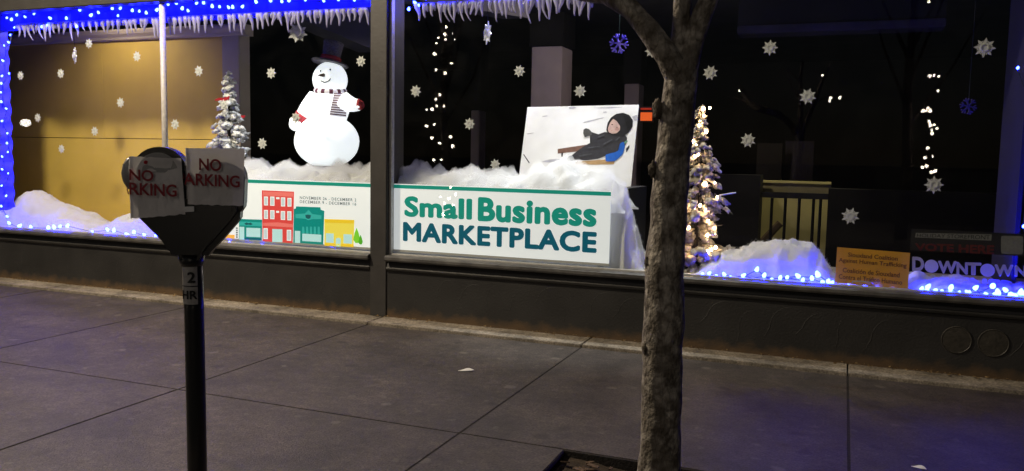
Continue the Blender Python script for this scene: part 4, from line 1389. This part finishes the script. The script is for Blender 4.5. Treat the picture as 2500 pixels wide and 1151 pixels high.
DOILY = flake_mesh(8, 'doily'); DOILY.materials.append(M['flake'])
STAR = flake_mesh(6, 'star'); STAR.materials.append(M['flake_purple'])
STAR_DIM = STAR.copy(); STAR_DIM.materials.clear(); STAR_DIM.materials.append(material('dark violet flake', (0.05, 0.035, 0.14), 0.6))
FLAKES = [
    (217, 107, 11, 'white snowflake high on the yellow wall side, just under the icicles'),
    (334, 138, 12, 'white snowflake left of the pale mullion, higher of the two near it'),
    (485, 174, 13, 'white snowflake between the mullion and the flocked tree top'),
    (50, 185, 10, 'dim snowflake nearest the blue left edge, upper one'),
    (148, 180, 11, 'white snowflake right of the dim one near the left edge'),
    (294, 251, 12, 'white snowflake above the bright patch of yellow wall, midway to the mullion'),
    (92, 288, 10, 'dim snowflake just right of the bright round reflection'),
    (231, 321, 11, 'white snowflake on the upper border of the lit yellow patch'),
    (427, 304, 13, 'white snowflake just right of the mullion above the parking meter'),
    (150, 364, 10, 'pale snowflake over the lit yellow wall low on the left'),
    (662, 179, 14, 'white snowflake on dark glass between flocked tree and snowman'),
    (640, 351, 14, 'white snowflake right of the flocked tree base near the snow'),
    (881, 150, 14, 'white snowflake right of the snowman top hat beside the pier'),
    (722, 288, 14, 'white snowflake overlapping the snowman left mitten'),
    (547, 257, 13, 'white snowflake overlapping the flocked tree at its red ribbon'),
    (1015, 223, 15, 'white snowflake nearest the pier in the right window'),
    (1268, 174, 15, 'white snowflake left of the pale plaster column'),
    (1416, 223, 16, 'white snowflake right of the plaster column above the poster'),
    (1146, 303, 15, 'white snowflake over the slim tan column left of the poster'),
    (1209, 402, 14, 'white snowflake half sunk in the cotton snow left of the poster'),
    (1591, 124, 17, 'white snowflake touching the left side of the street tree'),
    (1734, 178, 18, 'white snowflake right of the street tree just below its fork'),
    (1880, 117, 18, 'grey white snowflake under the bluish soffit'),
    (1972, 236, 19, 'grey white snowflake high above the stair railing'),
    (1826, 343, 18, 'grey white snowflake right of the slim lit tree'),
    (2404, 117, 21, 'grey snowflake in the upper right corner of the window'),
    (2280, 452, 20, 'grey snowflake at the lower end of the reflected light chain'),
    (2076, 528, 20, 'grey snowflake above the orange card'),
]
rnd = random.Random(21)
for px, py, r, lab in FLAKES:
    p = at(px, py, 0.0645)
    d = (p - Vector(CAM)).length
    o = link('snowflake', DOILY, None, None, loc=p)
    s = max(0.042, r * d / FPX * 1.0)
    o.scale = (s, 1, s)
    o.rotation_euler = (0, rnd.uniform(0, 0.8), 0)
    tag(o, lab, 'snowflake', 'white snowflakes stuck on the window')


def hanging(px, py, r, y, yaw, pytop, label, mesh, wide=1.0):
    p = at(px, py, y)
    d = (p - Vector(CAM)).length
    t = empty('hanging_snowflake', p)
    tag(t, label, 'snowflake', 'snowflakes hanging on threads')
    s = r * d / FPX * 1.08
    o = link('flake', mesh, None, t, loc=p)
    o.scale = (s, 3, s)
    o.rotation_euler = (0, 0.2, math.radians(yaw))
    MB().tube([p + Vector((0, 0, s * 0.9)), Vector((p.x, p.y, at(px, pytop, y).z))], 0.002, 5).build('thread', M['wire'], t)


hanging(726, 80, 22, 0.34, 28, -30, 'large white snowflake hanging on a thread above the snowman', DOILY)
hanging(183, 136, 16, 0.3, -30, 60, 'narrow snowflake turned edge on hanging before the yellow wall', DOILY)
hanging(1190, 81, 25, 0.34, -46, -20, 'white snowflake turned edge on hanging from the right icicle fringe', DOILY)
hanging(1511, 107, 23, 0.45, -8, -40, 'purple six armed snowflake hanging left of the street tree', STAR)
hanging(2364, 260, 17, 0.9, 20, -40, 'dim violet six armed snowflake in the dark far right', STAR_DIM)

# ------------------------------------------------------------------ signs low on the right of the glass
oc = empty('orange_card', at(2130, 700, 0.13))
tag(oc, 'orange card with four lines of dark lettering standing on the sill', 'sign')
YO = 0.092
cor = [at(2044, 604, YO), at(2222, 618, YO), at(2216, 708, YO), at(2038, 690, YO)]
MB().prism([(p.x, p.z) for p in cor], YO, YO + 0.004).build('card', M['orange'], oc)


def quad_map(c, y):
    tl, tr, br_, bl_ = c
    def f(u, v):
        top = tl.lerp(tr, u); bot = bl_.lerp(br_, u)
        q = bot.lerp(top, v)
        return Vector((q.x, y, q.z))
    return f


qm = quad_map(cor, YO - 0.0012)
for txt, u0, u1, v0, v1 in (('Siouxland Coalition', 0.16, 0.84, 0.76, 0.88), ('Against Human Trafficking', 0.035, 0.965, 0.56, 0.71), ('Coalición de Siouxland', 0.1, 0.88, 0.31, 0.44), ('Contra el Tráfico Humano', 0.05, 0.92, 0.12, 0.25)):
    fit_text(txt, qm, u0, u1, v0, v1, M['orange_ink'], oc, 0.012)
cl = MB().tube([at(2081, 692, YO - .01), at(2082, 687, YO - .02), at(2100, 687, YO - .02), at(2128, 690, YO - .02), at(2132, 694, YO - .01)], 0.004, 6).build('clip', M['alu'], oc)

hs = empty('holiday_sign', at(2360, 635, 0.08))
tag(hs, 'black window sign with grey and dark red lettering above the downtown lettering', 'sign')
YH = 0.072
a, b = at(2226, 556, YH), at(2520, 627, YH)
MB().box(a.x, b.x, YH, YH + 0.003, b.z, a.z - 0.01).build('film', M['sign_black'], hs)
cg = [at(2236, 569, YH), at(2421, 573, YH), at(2420, 588, YH), at(2234, 580, YH)]
MB().prism([(p.x, p.z) for p in cg], YH - 0.0016, YH - 0.0004).build('grey_strip', M['sign_grey'], hs)
fit_text('HOLIDAY STOREFRONT', quad_map(cg, YH - 0.0028), 0.02, 0.98, 0.14, 0.86, M['sign_black'], hs, 0.0)
cr = [at(2234, 594, YH), at(2428, 599, YH), at(2427, 622, YH), at(2235, 612, YH)]
fit_text('VOTE HERE', quad_map(cr, YH - 0.0016), 0, 1, 0, 1, M['sign_red'], hs, 0.04)
c = [at(2444, 576, YH), at(2498, 577, YH), at(2497, 622, YH), at(2444, 620, YH)]
def rounded(c, k=0.16):
    out = []
    for i in range(4):
        a, b, d = c[i - 1], c[i], c[(i + 1) % 4]
        out += [b.lerp(a, k), b.lerp(a, k * .3).lerp(b.lerp(d, k * .3), .5), b.lerp(d, k)]
    return [(p.x, p.z) for p in out]
MB().prism(rounded(c), YH - 0.0016, YH - 0.0004).build('blank_square', M['sign_grey'], hs)

dl = empty('downtown_lettering', at(2360, 665, 0.07))
tag(dl, 'pale window lettering reading DOWNTOWN with solid round Os, second line half hidden', 'lettering')
YD = 0.0655
LET = [('D', 2227, 2256, 627, 662), ('O', 2257, 2291, 634, 666), ('W', 2290, 2336, 637, 668), ('N', 2335, 2363, 640, 670), ('T', 2357, 2396, 641, 672), ('O', 2393, 2429, 644, 676), ('W', 2428, 2474, 646, 675), ('N', 2477, 2506, 648, 676)]
for ch, x0, x1, y0, y1 in LET:
    c = [at(x0, y0, YD), at(x1, y0 + 1, YD), at(x1, y1 + 1, YD), at(x0, y1, YD)]
    if ch == 'O':
        m_ = [(math.cos(t) * .5 + .5, math.sin(t) * .5 + .5) for t in [2 * math.pi * i / 24 for i in range(24)]]
        f = quad_map(c, YD)
        pts = [f(u, v) for u, v in m_]
        MB().prism([(p.x, p.z) for p in pts], YD - 0.001, YD).build('letter', M['decal'], dl)
    else:
        fit_text(ch, quad_map(c, YD), 0, 1, 0, 1, M['decal'], dl, 0.045, name='letter')
YP2 = 0.30
c = [at(2232, 667, YP2), at(2506, 688, YP2), at(2506, 716, YP2), at(2232, 694, YP2)]
fit_text('PARTNERS', quad_map(c, YP2), 0, 1, 0, 1, M['decal'], dl, 0.05, 1.05)

# ------------------------------------------------------------------ display lamps above the right window (out of sight behind the valance), warm fill added at the left
for (x, tx, tz, w, lab) in ((-5.2, -5.6, 1.5, 120, 'small white track lamp above the snowman'), (-2.9, -2.6, 1.35, 200, 'small white track lamp above the marketplace banner'), (-1.6, -1.85, 1.2, 210, 'small white track lamp above the poster'), (-0.5, -0.5, 0.8, 95, 'small white track lamp above the snow mound'), (-8.0, -8.3, 2.0, 60, 'added warm fill lamp above the yellow partition')):
    loc = Vector((x, 0.5, 3.2))
    t = empty('track_lamp', loc)
    tag(t, lab, 'lamp', 'track lamps over the window display')
    d = (Vector((tx, 0.55, tz)) - loc).normalized()
    MB().tube([loc - d * 0.16, loc - d * 0.02], [0.03, 0.045], 12).build('can', M['alu'], t, smooth=True)
    MB().tube([loc - d * 0.12, Vector((x, 0.5, 3.54))], 0.008, 6).build('stem', M['alu'], t)
    l = bpy.data.lights.new('track_lamp', 'SPOT')
    l.energy = w; l.spot_size = math.radians(62); l.spot_blend = 0.8; l.shadow_soft_size = 0.04
    l.color = (0.97, 0.98, 1.0) if x > -7 else (1.0, 0.82, 0.58)
    if x < -7: l.spot_size = math.radians(140); d = Vector((0, 0.45, -0.9)).normalized()  # added warm fill, stands in for bounce light on the upper yellow wall
    lo = bpy.data.objects.new('light', l); C.objects.link(lo); lo.parent = t
    lo.rotation_euler = (-d).to_track_quat('Z', 'Y').to_euler()

# ------------------------------------------------------------------ street lamp over the sidewalk, left of the view
LX, LY, LZ = -6.45, -2.8, 5.4
sl = empty('street_lamp', (LX, KERB_Y + 0.3, 0))
tag(sl, 'dark street lamp with a curved arm at the kerb left of the parking meter', 'street lamp')
MB().lathe([(0.14, 0.0), (0.14, 0.12), (0.1, 0.2), (0.07, 0.4), (0.05, 4.7), (0.045, LZ - 0.1)], (LX, KERB_Y + 0.3, 0), 16).build('post', M['lamp_metal'], sl, smooth=True)
MB().tube([(LX, KERB_Y + 0.3, LZ - 0.15), (LX, KERB_Y + 0.5, LZ + 0.2), (LX, LY - 0.6, LZ + 0.32), (LX, LY, LZ + 0.22)], 0.03, 10).build('arm', M['lamp_metal'], sl, smooth=True)
MB().lathe([(0.05, 0.18), (0.16, 0.12), (0.24, 0.0), (0.22, 0.0), (0.03, 0.1)], (LX, LY, LZ + 0.06), 20).build('hood', M['lamp_metal'], sl, smooth=True)
MB().ball((LX, LY, LZ + 0.1), 0.06, 2).build('globe', material('street lamp globe', (0.9, 0.8, 0.6), 0.4, emit=(1, 0.8, 0.55), estr=40), sl, smooth=True)
l = bpy.data.lights.new('street_lamp', 'POINT'); l.energy = 1650; l.color = (1.0, 0.84, 0.62); l.shadow_soft_size = 0.2
lo = bpy.data.objects.new('light', l); C.objects.link(lo); lo.parent = sl
lo.location = Vector((LX, LY, LZ - 0.03)) - sl.location

# ------------------------------------------------------------------ trees wound with lights across the road (seen mirrored in the glass)
def mirror(px, py, yv):
    p = at(px, py, yv)
    return Vector((p.x, 2 * GLASS_Y - p.y, p.z))


def lit_tree(label, pts, yv, r, ztop):
    P = [mirror(a, b, yv) for a, b in pts]
    cx = sum(p.x for p in P) / len(P)
    yy = 2 * GLASS_Y - yv
    t = empty('lit_tree', (cx, yy, 0))
    tag(t, label, 'tree', 'street trees wound with lights across the road')
    tr = MB().tube([(cx, yy - 0.12, 0), (cx + 0.05, yy - 0.12, 1.5), (cx - 0.05, yy - 0.12, 3), (cx, yy - 0.15, ztop)], [0.12, 0.1, 0.08, 0.05], 10, wob=0.2).build('trunk', M['wood'], t, smooth=True)
    for k in range(7):
        a = k * 2.4
        MB().tube([(cx, yy - 0.13, 2.2 + k * 0.3), (cx + 0.7 * math.cos(a), yy - 0.2 + 0.5 * math.sin(a), 3.3 + k * 0.4), (cx + 1.2 * math.cos(a), yy + 0.9 * math.sin(a), 4.4 + k * 0.4)], [0.04, 0.025, 0.008], 6).build('limb', M['wood'], t, smooth=True)
    for p in P:
        MB().ball(p, r * random.uniform(0.7, 1.2), 1).build('bulb', M['far_led'], t, smooth=True)


lit_tree('bare tree wound with warm lights across the road, nearer one', [(1089, 66), (1086, 84), (1107, 83), (1070, 92), (1065, 106), (1088, 97), (1107, 97), (1061, 132), (1102, 155), (1064, 171), (1087, 179), (1073, 232), (1064, 243), (1066, 259), (1041, 268), (1055, 267), (1084, 260), (1060, 304), (1041, 308), (1054, 337), (1100, 334), (1073, 350), (1105, 357), (1059, 391), (1077, 391), (1100, 458), (1112, 475), (1096, 485), (1085, 497), (1106, 502), (1082, 524), (1075, 481)], 11.5, 0.042, 5.0)
lit_tree('bare tree wound with warm lights across the road, farther right', [(2270, 186), (2280, 185), (2292, 187), (2290, 222), (2266, 265), (2254, 271), (2262, 271), (2271, 271), (2268, 296), (2270, 302), (2272, 307), (2281, 305), (2275, 318), (2288, 314), (2276, 327), (2265, 362), (2258, 386), (2277, 383), (2252, 409), (2262, 406), (2274, 421), (2283, 418), (2008, 184), (2028, 240), (2050, 239), (2026, 247), (1806, 222), (2268, 5)], 11.5, 0.034, 5.0)
gl = empty('globe_lamp', mirror(62, 300, 11.0))
gl.location.z = 0
tag(gl, 'round white globe lamp on a post across the road', 'street lamp')
p = mirror(62, 300, 11.0)
MB().tube([(p.x, p.y, 0), (p.x, p.y, p.z - 0.12)], 0.04, 8).build('post', M['lamp_metal'], gl)
MB().ball(p, 0.13, 3, 1.25, 1, 0.85).build('globe', material('white globe', (.9, .9, .9), .4, emit=(1, 0.95, 0.88), estr=25), gl, smooth=True)

# ------------------------------------------------------------------ street tree
TY = -3.75
tree = empty('street_tree', (at(1612, 1100, TY).x, TY, 0))
tag(tree, 'slim bare street tree with mottled grey bark standing before the right window', 'tree')


def tp(px, py, y=TY):
    return at(px, py, y)


MPP = (tp(1700, 600) - tp(1600, 600)).x / 100
base_x = tp(1612, 1100).x
ctr = [((1610, 1130), 51.5), ((1613, 1040), 50), ((1616, 950), 49), ((1617, 860), 49), ((1620, 770), 48.5), ((1622, 680), 48), ((1628, 590), 46), ((1632, 500), 44), ((1640, 420), 43), ((1648, 340), 43), ((1655, 270), 42), ((1660, 205), 40), ((1664, 150), 36)]
pts = [Vector((base_x, TY, -0.08)), Vector((base_x, TY, 0.03)), Vector((base_x - 0.002, TY, 0.14))] + [tp(*c) for c, r in ctr]
rr = [0.115, 0.095, 0.082] + [r * MPP for c, r in ctr]
# resample
def resample(pts, rr, k):
    P, R_ = [], []
    for i in range(len(pts) - 1):
        for j in range(k):
            t = j / k
            P.append(pts[i].lerp(pts[i + 1], t)); R_.append(rr[i] + (rr[i + 1] - rr[i]) * t)
    P.append(pts[-1]); R_.append(rr[-1])
    return P, R_


def bark_tube(name, pts, rr, k, parent, n=22, wob=0.13):
    P, R_ = resample(pts, rr, k)
    return MB().tube(P, R_, n, wob=wob, freq=11).build(name, M['bark'], parent, smooth=True)


bark_tube('trunk', pts, rr, 6, tree)
f0 = tp(1660, 190)
bark_tube('limb', [f0, tp(1662, 120), tp(1664, 50), tp(1667, -20), tp(1672, -160), tp(1660, -330), tp(1690, -560)], [0.042, 0.034, 0.030, 0.028, 0.025, 0.02, 0.01], 5, tree, 16)
bark_tube('limb', [tp(1672, 165), tp(1690, 105), tp(1712, 40), tp(1738, -20), tp(1790, -150), tp(1850, -330), tp(1930, -520)], [0.04, 0.036, 0.033, 0.03, 0.025, 0.018, 0.008], 5, tree, 16)
# heavy limb leaning up to the left, its unseen arch above the view shaped to shade the fork
bark_tube('limb', [tp(1664, 205), tp(1632, 140, TY - 0.03), tp(1588, 78, TY - 0.05), tp(1540, 24, TY - 0.03), tp(1484, -18, TY + 0.02), tp(1425, -30, TY + 0.05), tp(1346, -44, TY + 0.08), tp(1255, -110, TY + 0.05), tp(1170, -260, TY)], [0.048, 0.040, 0.035, 0.034, 0.038, 0.046, 0.046, 0.034, 0.012], 5, tree, 16)
# old pruning knots on the stem
for kx, ky, kr in ((1606, 268, 0.020), (1594, 415, 0.017), (1583, 640, 0.014), (1578, 850, 0.016), (1582, 1040, 0.015)):
    c = tp(kx, ky, TY - 0.03)
    MB().ball(c, kr, 3, 0.8, 1.0, 1.5, 0.6, 14, None, kx).build('knot', M['knot'], tree, smooth=True)
for (a, b, c, r) in (((1672, -160), (1600, -260), (1540, -420), .016), ((1790, -150), (1880, -190), (1990, -260), .014), ((1255, -110), (1180, -130), (1080, -150), .014), ((1850, -330), (1800, -430), (1790, -560), .01), ((1660, -330), (1560, -420), (1500, -600), .012)):
    bark_tube('twig', [tp(*a), tp(*b), tp(*c)], [r, r * .6, r * .2], 4, tree, 8)

# ------------------------------------------------------------------ double parking meter with paper hoods
MYY = -4.30
mbase = at(480, 1080, MYY)
YAW = math.radians(32)
ML = Vector((mbase.x, MYY, 0))
mr = Vector((math.cos(YAW), math.sin(YAW), 0))       # meter's right
mf = Vector((math.sin(YAW), -math.cos(YAW), 0))      # meter's front


def mpx(px, py):
    """(u, z) on the upright plane through the pole that faces the road"""
    r = Vector(RC @ np.array([px - 1250.0, -(py - 575.5), -FPX]))
    o = Vector(CAM)
    t = (ML - o).dot(mf) / r.dot(mf)
    p = o + r * t
    return ((p - ML).dot(mr), p.z)


def mw(u, d, z):
    return ML + mr * u + mf * d + Vector((0, 0, z))


meter = empty('parking_meter', (ML.x, ML.y, 0))
tag(meter, 'black double headed parking meter with both heads covered by paper', 'parking meter')


def mprism(name, poly, d0, d1, mat, parent, bevel=0.0, smooth=False):
    n = len(poly)
    vs = [mw(u, d1, z) for u, z in poly] + [mw(u, d0, z) for u, z in poly]
    fs = [tuple(range(n)), tuple(range(2 * n - 1, n - 1, -1))] + [(i, n + i, n + (i + 1) % n, (i + 1) % n) for i in range(n)]
    return MB().add(vs, fs).build(name, M[mat], parent, smooth=smooth, bevel=bevel)


pu, pz = mpx(472, 645)
pr = 0.5 * (mpx(499, 800)[0] - mpx(450, 800)[0])
mlean = [mw(0.0, 0, 0.0), mw(mpx(479, 1000)[0], 0, mpx(479, 1000)[1]), mw(mpx(474, 760)[0], 0, mpx(474, 760)[1]), mw(mpx(470, 640)[0], 0, mpx(470, 640)[1] + 0.02)]
MB().tube(mlean, pr, 24).build('pole', M['meter_black'], meter, smooth=True)
MB().lathe([(pr * 2.2, 0.0), (pr * 2.2, 0.012), (pr * 1.2, 0.02), (pr * 1.1, 0.06)], (ML.x, ML.y, 0.0), 24).build('base_flange', M['meter_black'], meter)
yoke = [mpx(*p) for p in ((432, 632), (418, 610), (400, 585), (372, 556), (348, 532), (338, 510), (338, 470), (600, 470), (598, 520), (580, 545), (548, 582), (520, 612), (506, 634))]
mprism('yoke', yoke, -0.055, 0.055, 'meter_black', meter, 0.02)
cu0, cz0 = mpx(468, 640)
MB().lathe([(pr * 1.12, cz0 - 0.012), (pr * 1.22, cz0), (pr * 1.35, cz0 + 0.03)], mw(cu0, 0, 0), 24).build('collar', M['meter_black'], meter, smooth=True)


def head(pl, pr_, ptop, pbot, name):
    u0, u1 = mpx(pl, 450)[0], mpx(pr_, 450)[0]
    zt_, zb2 = mpx((pl + pr_) / 2, ptop)[1], mpx((pl + pr_) / 2, pbot)[1]
    cu, rad = (u0 + u1) / 2, (u1 - u0) / 2
    poly = [(u0 + 0.005, zb2), (u1 - 0.005, zb2), (u1, zt_ - rad)]
    for i in range(1, 14):
        a = math.pi * i / 14
        poly.append((cu + rad * math.cos(a), zt_ - rad + rad * math.sin(a)))
    poly.append((u0, zt_ - rad))
    return mprism(name, poly, -0.062, 0.062, 'meter_black', meter, 0.022), cu, rad, zt_, zb2


hd1, cu1, r1, zt1, zb1 = head(330, 464, 359, 520, 'head')
hd2, cu2, r2, zt2, zb2_ = head(470, 602, 374, 512, 'head')
# clear dome window on the left head and its side knob
u_, z_ = mpx(397, 372)
mprism('window_rim', [(cu1 + (r1 * 0.78) * math.cos(a), zt1 - r1 + (r1 * 0.78) * math.sin(a)) for a in [math.pi * i / 16 for i in range(17)]], 0.058, 0.068, 'meter_grey', hd1, 0.003)
MB().ball(mw(mpx(324, 424)[0], 0.0, mpx(324, 424)[1]), 0.05, 2, 0.55, 0.8, 1.15).build('side_bulge', M['meter_grey'], hd1, smooth=True)
MB().ball(mw(mpx(369, 396)[0], 0.066, mpx(369, 396)[1]), 0.008, 1).build('expired_flag', M['red'], hd1)


def wrap(u_left, curve):
    """paper surface: flat on the front, rolling back round the left cheek of the head"""
    def f(u, z, lift=0.0):
        d = 0.0665 + lift
        if u < u_left + curve:
            a = (u_left + curve - u) / curve
            a = min(a, 1.35)
            return mw(u_left + curve - curve * math.sin(a) - lift * math.sin(a), d - curve * (1 - math.cos(a)), z)
        return mw(u, d, z)
    return f


def paper(parent, cor, wrapf, label):
    """four corners in pixels (tl, tr, br, bl); extra width rolls round the left side"""
    (tlu, tlz), (tru, trz), (bru, brz), (blu, blz) = [mpx(*c) for c in cor]
    nx, nz = 30, 26
    vs = []
    for j in range(nz + 1):
        t = j / nz
        for i in range(nx + 1):
            s = i / nx
            u = (tlu * (1 - s) + tru * s) * (1 - t) + (blu * (1 - s) + bru * s) * t
            z = (tlz * (1 - s) + trz * s) * (1 - t) + (blz * (1 - s) + brz * s) * t
            rag = 0.004 * noise.noise((u * 60, t * 3, 1)) if j in (0, nz) else 0
            wr = 0.0028 * noise.noise((u * 17, z * 17, 3)) + 0.004 * abs(noise.noise((u * 9 + z * 5, z * 13 - u * 4, 8)))
            lift = 0.001 + abs(wr)
            vs.append(wrapf(u, z + rag, lift))
    fs = [(j * (nx + 1) + i, j * (nx + 1) + i + 1, (j + 1) * (nx + 1) + i + 1, (j + 1) * (nx + 1) + i) for j in range(nz) for i in range(nx)]
    o = MB().add(vs, fs).build('paper_hood', M['paper'], parent, smooth=True)
    return o


w1 = wrap(mpx(326, 450)[0], 0.03)
w2 = wrap(mpx(462, 450)[0], 0.03)
pa1 = paper(hd1, [(300, 381), (453, 387), (463, 520), (318, 532)], w1, '')
pa2 = paper(hd2, [(440, 362), (604, 363), (601, 500), (452, 496)], w2, '')


def meter_text(txt, wf, px0, py0, px1, py1, parent, mat='paper_red', bold=0.02):
    u0, z0 = mpx(px0, py1)
    u1, z1 = mpx(px1, py0)
    me = text_mesh(txt, bold, 1.0)
    co = np.array([v.co[:] for v in me.vertices])
    lo_, hi_ = co.min(0), co.max(0)
    bm = bmesh.new(); bm.from_mesh(me)
    bmesh.ops.triangulate(bm, faces=bm.faces)
    bmesh.ops.subdivide_edges(bm, edges=[e for e in bm.edges if e.calc_length() > 0.15], cuts=1)
    bm.to_mesh(me); bm.free()
    slope = (mpx(px1, py0 + (px1 - px0) * 0.04)[1] - z1) * 1.0
    for v in me.vertices:
        t = (v.co.x - lo_[0]) / (hi_[0] - lo_[0])
        s = (v.co.y - lo_[1]) / (hi_[1] - lo_[1])
        v.co = wf(u0 + (u1 - u0) * t, z0 + (z1 - z0) * s + slope * (t - 0.5), 0.0088)
    me.materials.clear(); me.materials.append(M[mat])
    return link('lettering', me, None, parent)


meter_text('NO', w1, 333, 414, 388, 440, pa1)
meter_text('PARKING', w1, 288, 446, 443, 474, pa1)
meter_text('NO', w2, 497, 388, 549, 416, pa2)
meter_text('PARKING', w2, 446, 425, 593, 452, pa2)
# rate plate between the heads and a strip with small letters
mprism('coin_plate', [mpx(*p) for p in ((461, 502), (484, 501), (484, 514), (461, 515))], 0.066, 0.069, 'white_print', meter, 0.001)
mprism('number_strip', [mpx(*p) for p in ((498, 502), (572, 500), (572, 516), (498, 517))], 0.0625, 0.0665, 'meter_black', meter, 0.001)


# sticker on the pole, bent round it
def pole_map(u, z, lift=0.0015):
    t = (z - mlean[1].z) / (mlean[3].z - mlean[1].z)
    c = mlean[1].lerp(mlean[3], t)
    a = u / pr
    return c + mr * ((pr + lift) * math.sin(a)) + mf * ((pr + lift) * math.cos(a)) + Vector((0, 0, z - c.z))


def bent(name, u0, u1, z0, z1, mat, parent):
    vs = []
    for j in range(3):
        for i in range(13):
            vs.append(pole_map(u0 + (u1 - u0) * i / 12, z0 + (z1 - z0) * j / 2))
    fs = [(j * 13 + i, j * 13 + i + 1, (j + 1) * 13 + i + 1, (j + 1) * 13 + i) for j in range(2) for i in range(12)]
    return MB().add(vs, fs).build(name, M[mat], parent, smooth=True)


zt3, zb3, zm = mpx(470, 648)[1], mpx(470, 740)[1], mpx(470, 696)[1]
st1 = bent('sticker', -pr * 1.15, pr * 0.62, zm + 0.002, zt3, 'sticker', meter)
st2 = bent('sticker', -pr * 1.15, pr * 0.62, zb3, zm - 0.002, 'sticker', meter)
fit_text('2', lambda u, v: pole_map(u, v, 0.003), -pr * 0.32, pr * 0.42, zm + 0.012, zt3 - 0.018, M['ink'], st1, 0.03, cut=1)
fit_text('HR', lambda u, v: pole_map(u, v, 0.003), -pr * 1.0, pr * 0.55, zb3 + 0.018, zm - 0.014, M['ink'], st2, 0.03, cut=1)

# ------------------------------------------------------------------ litter
mb = MB()
rnd = random.Random(4)
for i in range(620):
    x = rnd.uniform(-9.5, 2.2)
    if noise.noise((x * 0.9, 0, 0)) + rnd.uniform(-0.6, 0.6) < -0.15: continue
    y = -abs(rnd.gauss(0, 0.03)) - 0.012
    c = Vector((x, y, 0.026 + rnd.uniform(0, 0.012)))
    rot = Matrix.Rotation(rnd.uniform(0, 6.3), 3, 'Z') @ Matrix.Rotation(rnd.uniform(-0.8, 0.8), 3, 'X')
    l, w = rnd.uniform(0.006, 0.022), rnd.uniform(0.003, 0.009)
    mb.add([c + rot @ Vector(p) for p in ((-l, 0, 0), (-l * .3, -w, 0.004), (l * .5, -w * .7, 0.002), (l, 0, 0.006), (l * .4, w * .8, 0.001), (-l * .4, w, 0.003))], [(0, 1, 5), (1, 2, 4, 5), (2, 3, 4)])
o = mb.build('leaf_litter', M['leaf'])
tag(o, 'dry leaf crumbs gathered along the foot of the shop front', 'leaf litter', kind='stuff')


def scrap(px, py, l, w, rz, label, name='paper_scrap', mat='paper_scrap'):
    p = on_ground(px, py, 0.004)
    t = []
    n = 9
    top = []
    for i in range(n + 1):
        s = i / n
        ww = w * (0.03 + math.sin(math.pi * s ** 1.4) ** 0.8)
        top += [(l * (s - .5), -ww, 0.003 + 0.004 * s), (l * (s - .5), ww * (0.7 + 0.3 * s), 0.004 + 0.022 * s * math.sin(math.pi * s))]
    rot = Matrix.Rotation(rz, 3, 'Z')
    vs = [p + rot @ Vector(v) for v in top]
    vs2 = [v - Vector((0, 0, 0.0015)) for v in vs]
    m = len(vs)
    fs = [(2 * i, 2 * i + 2, 2 * i + 3, 2 * i + 1) for i in range(n)]
    fs += [tuple(j + m for j in f[::-1]) for f in fs]
    o = MB().add(vs + vs2, fs).build(name, M[mat])
    return tag(o, label, 'litter')


scrap(1138, 906, 0.11, 0.014, 0.5, 'white curled scrap lying alone in the middle of the sidewalk')
scrap(2243, 1144, 0.07, 0.008, -0.3, 'small pale scrap at the lower right of the sidewalk')
scrap(655, 700 + 27, 0.05, 0.014, 0.2, 'pale scrap at the foot of the shop front right of the meter pole')
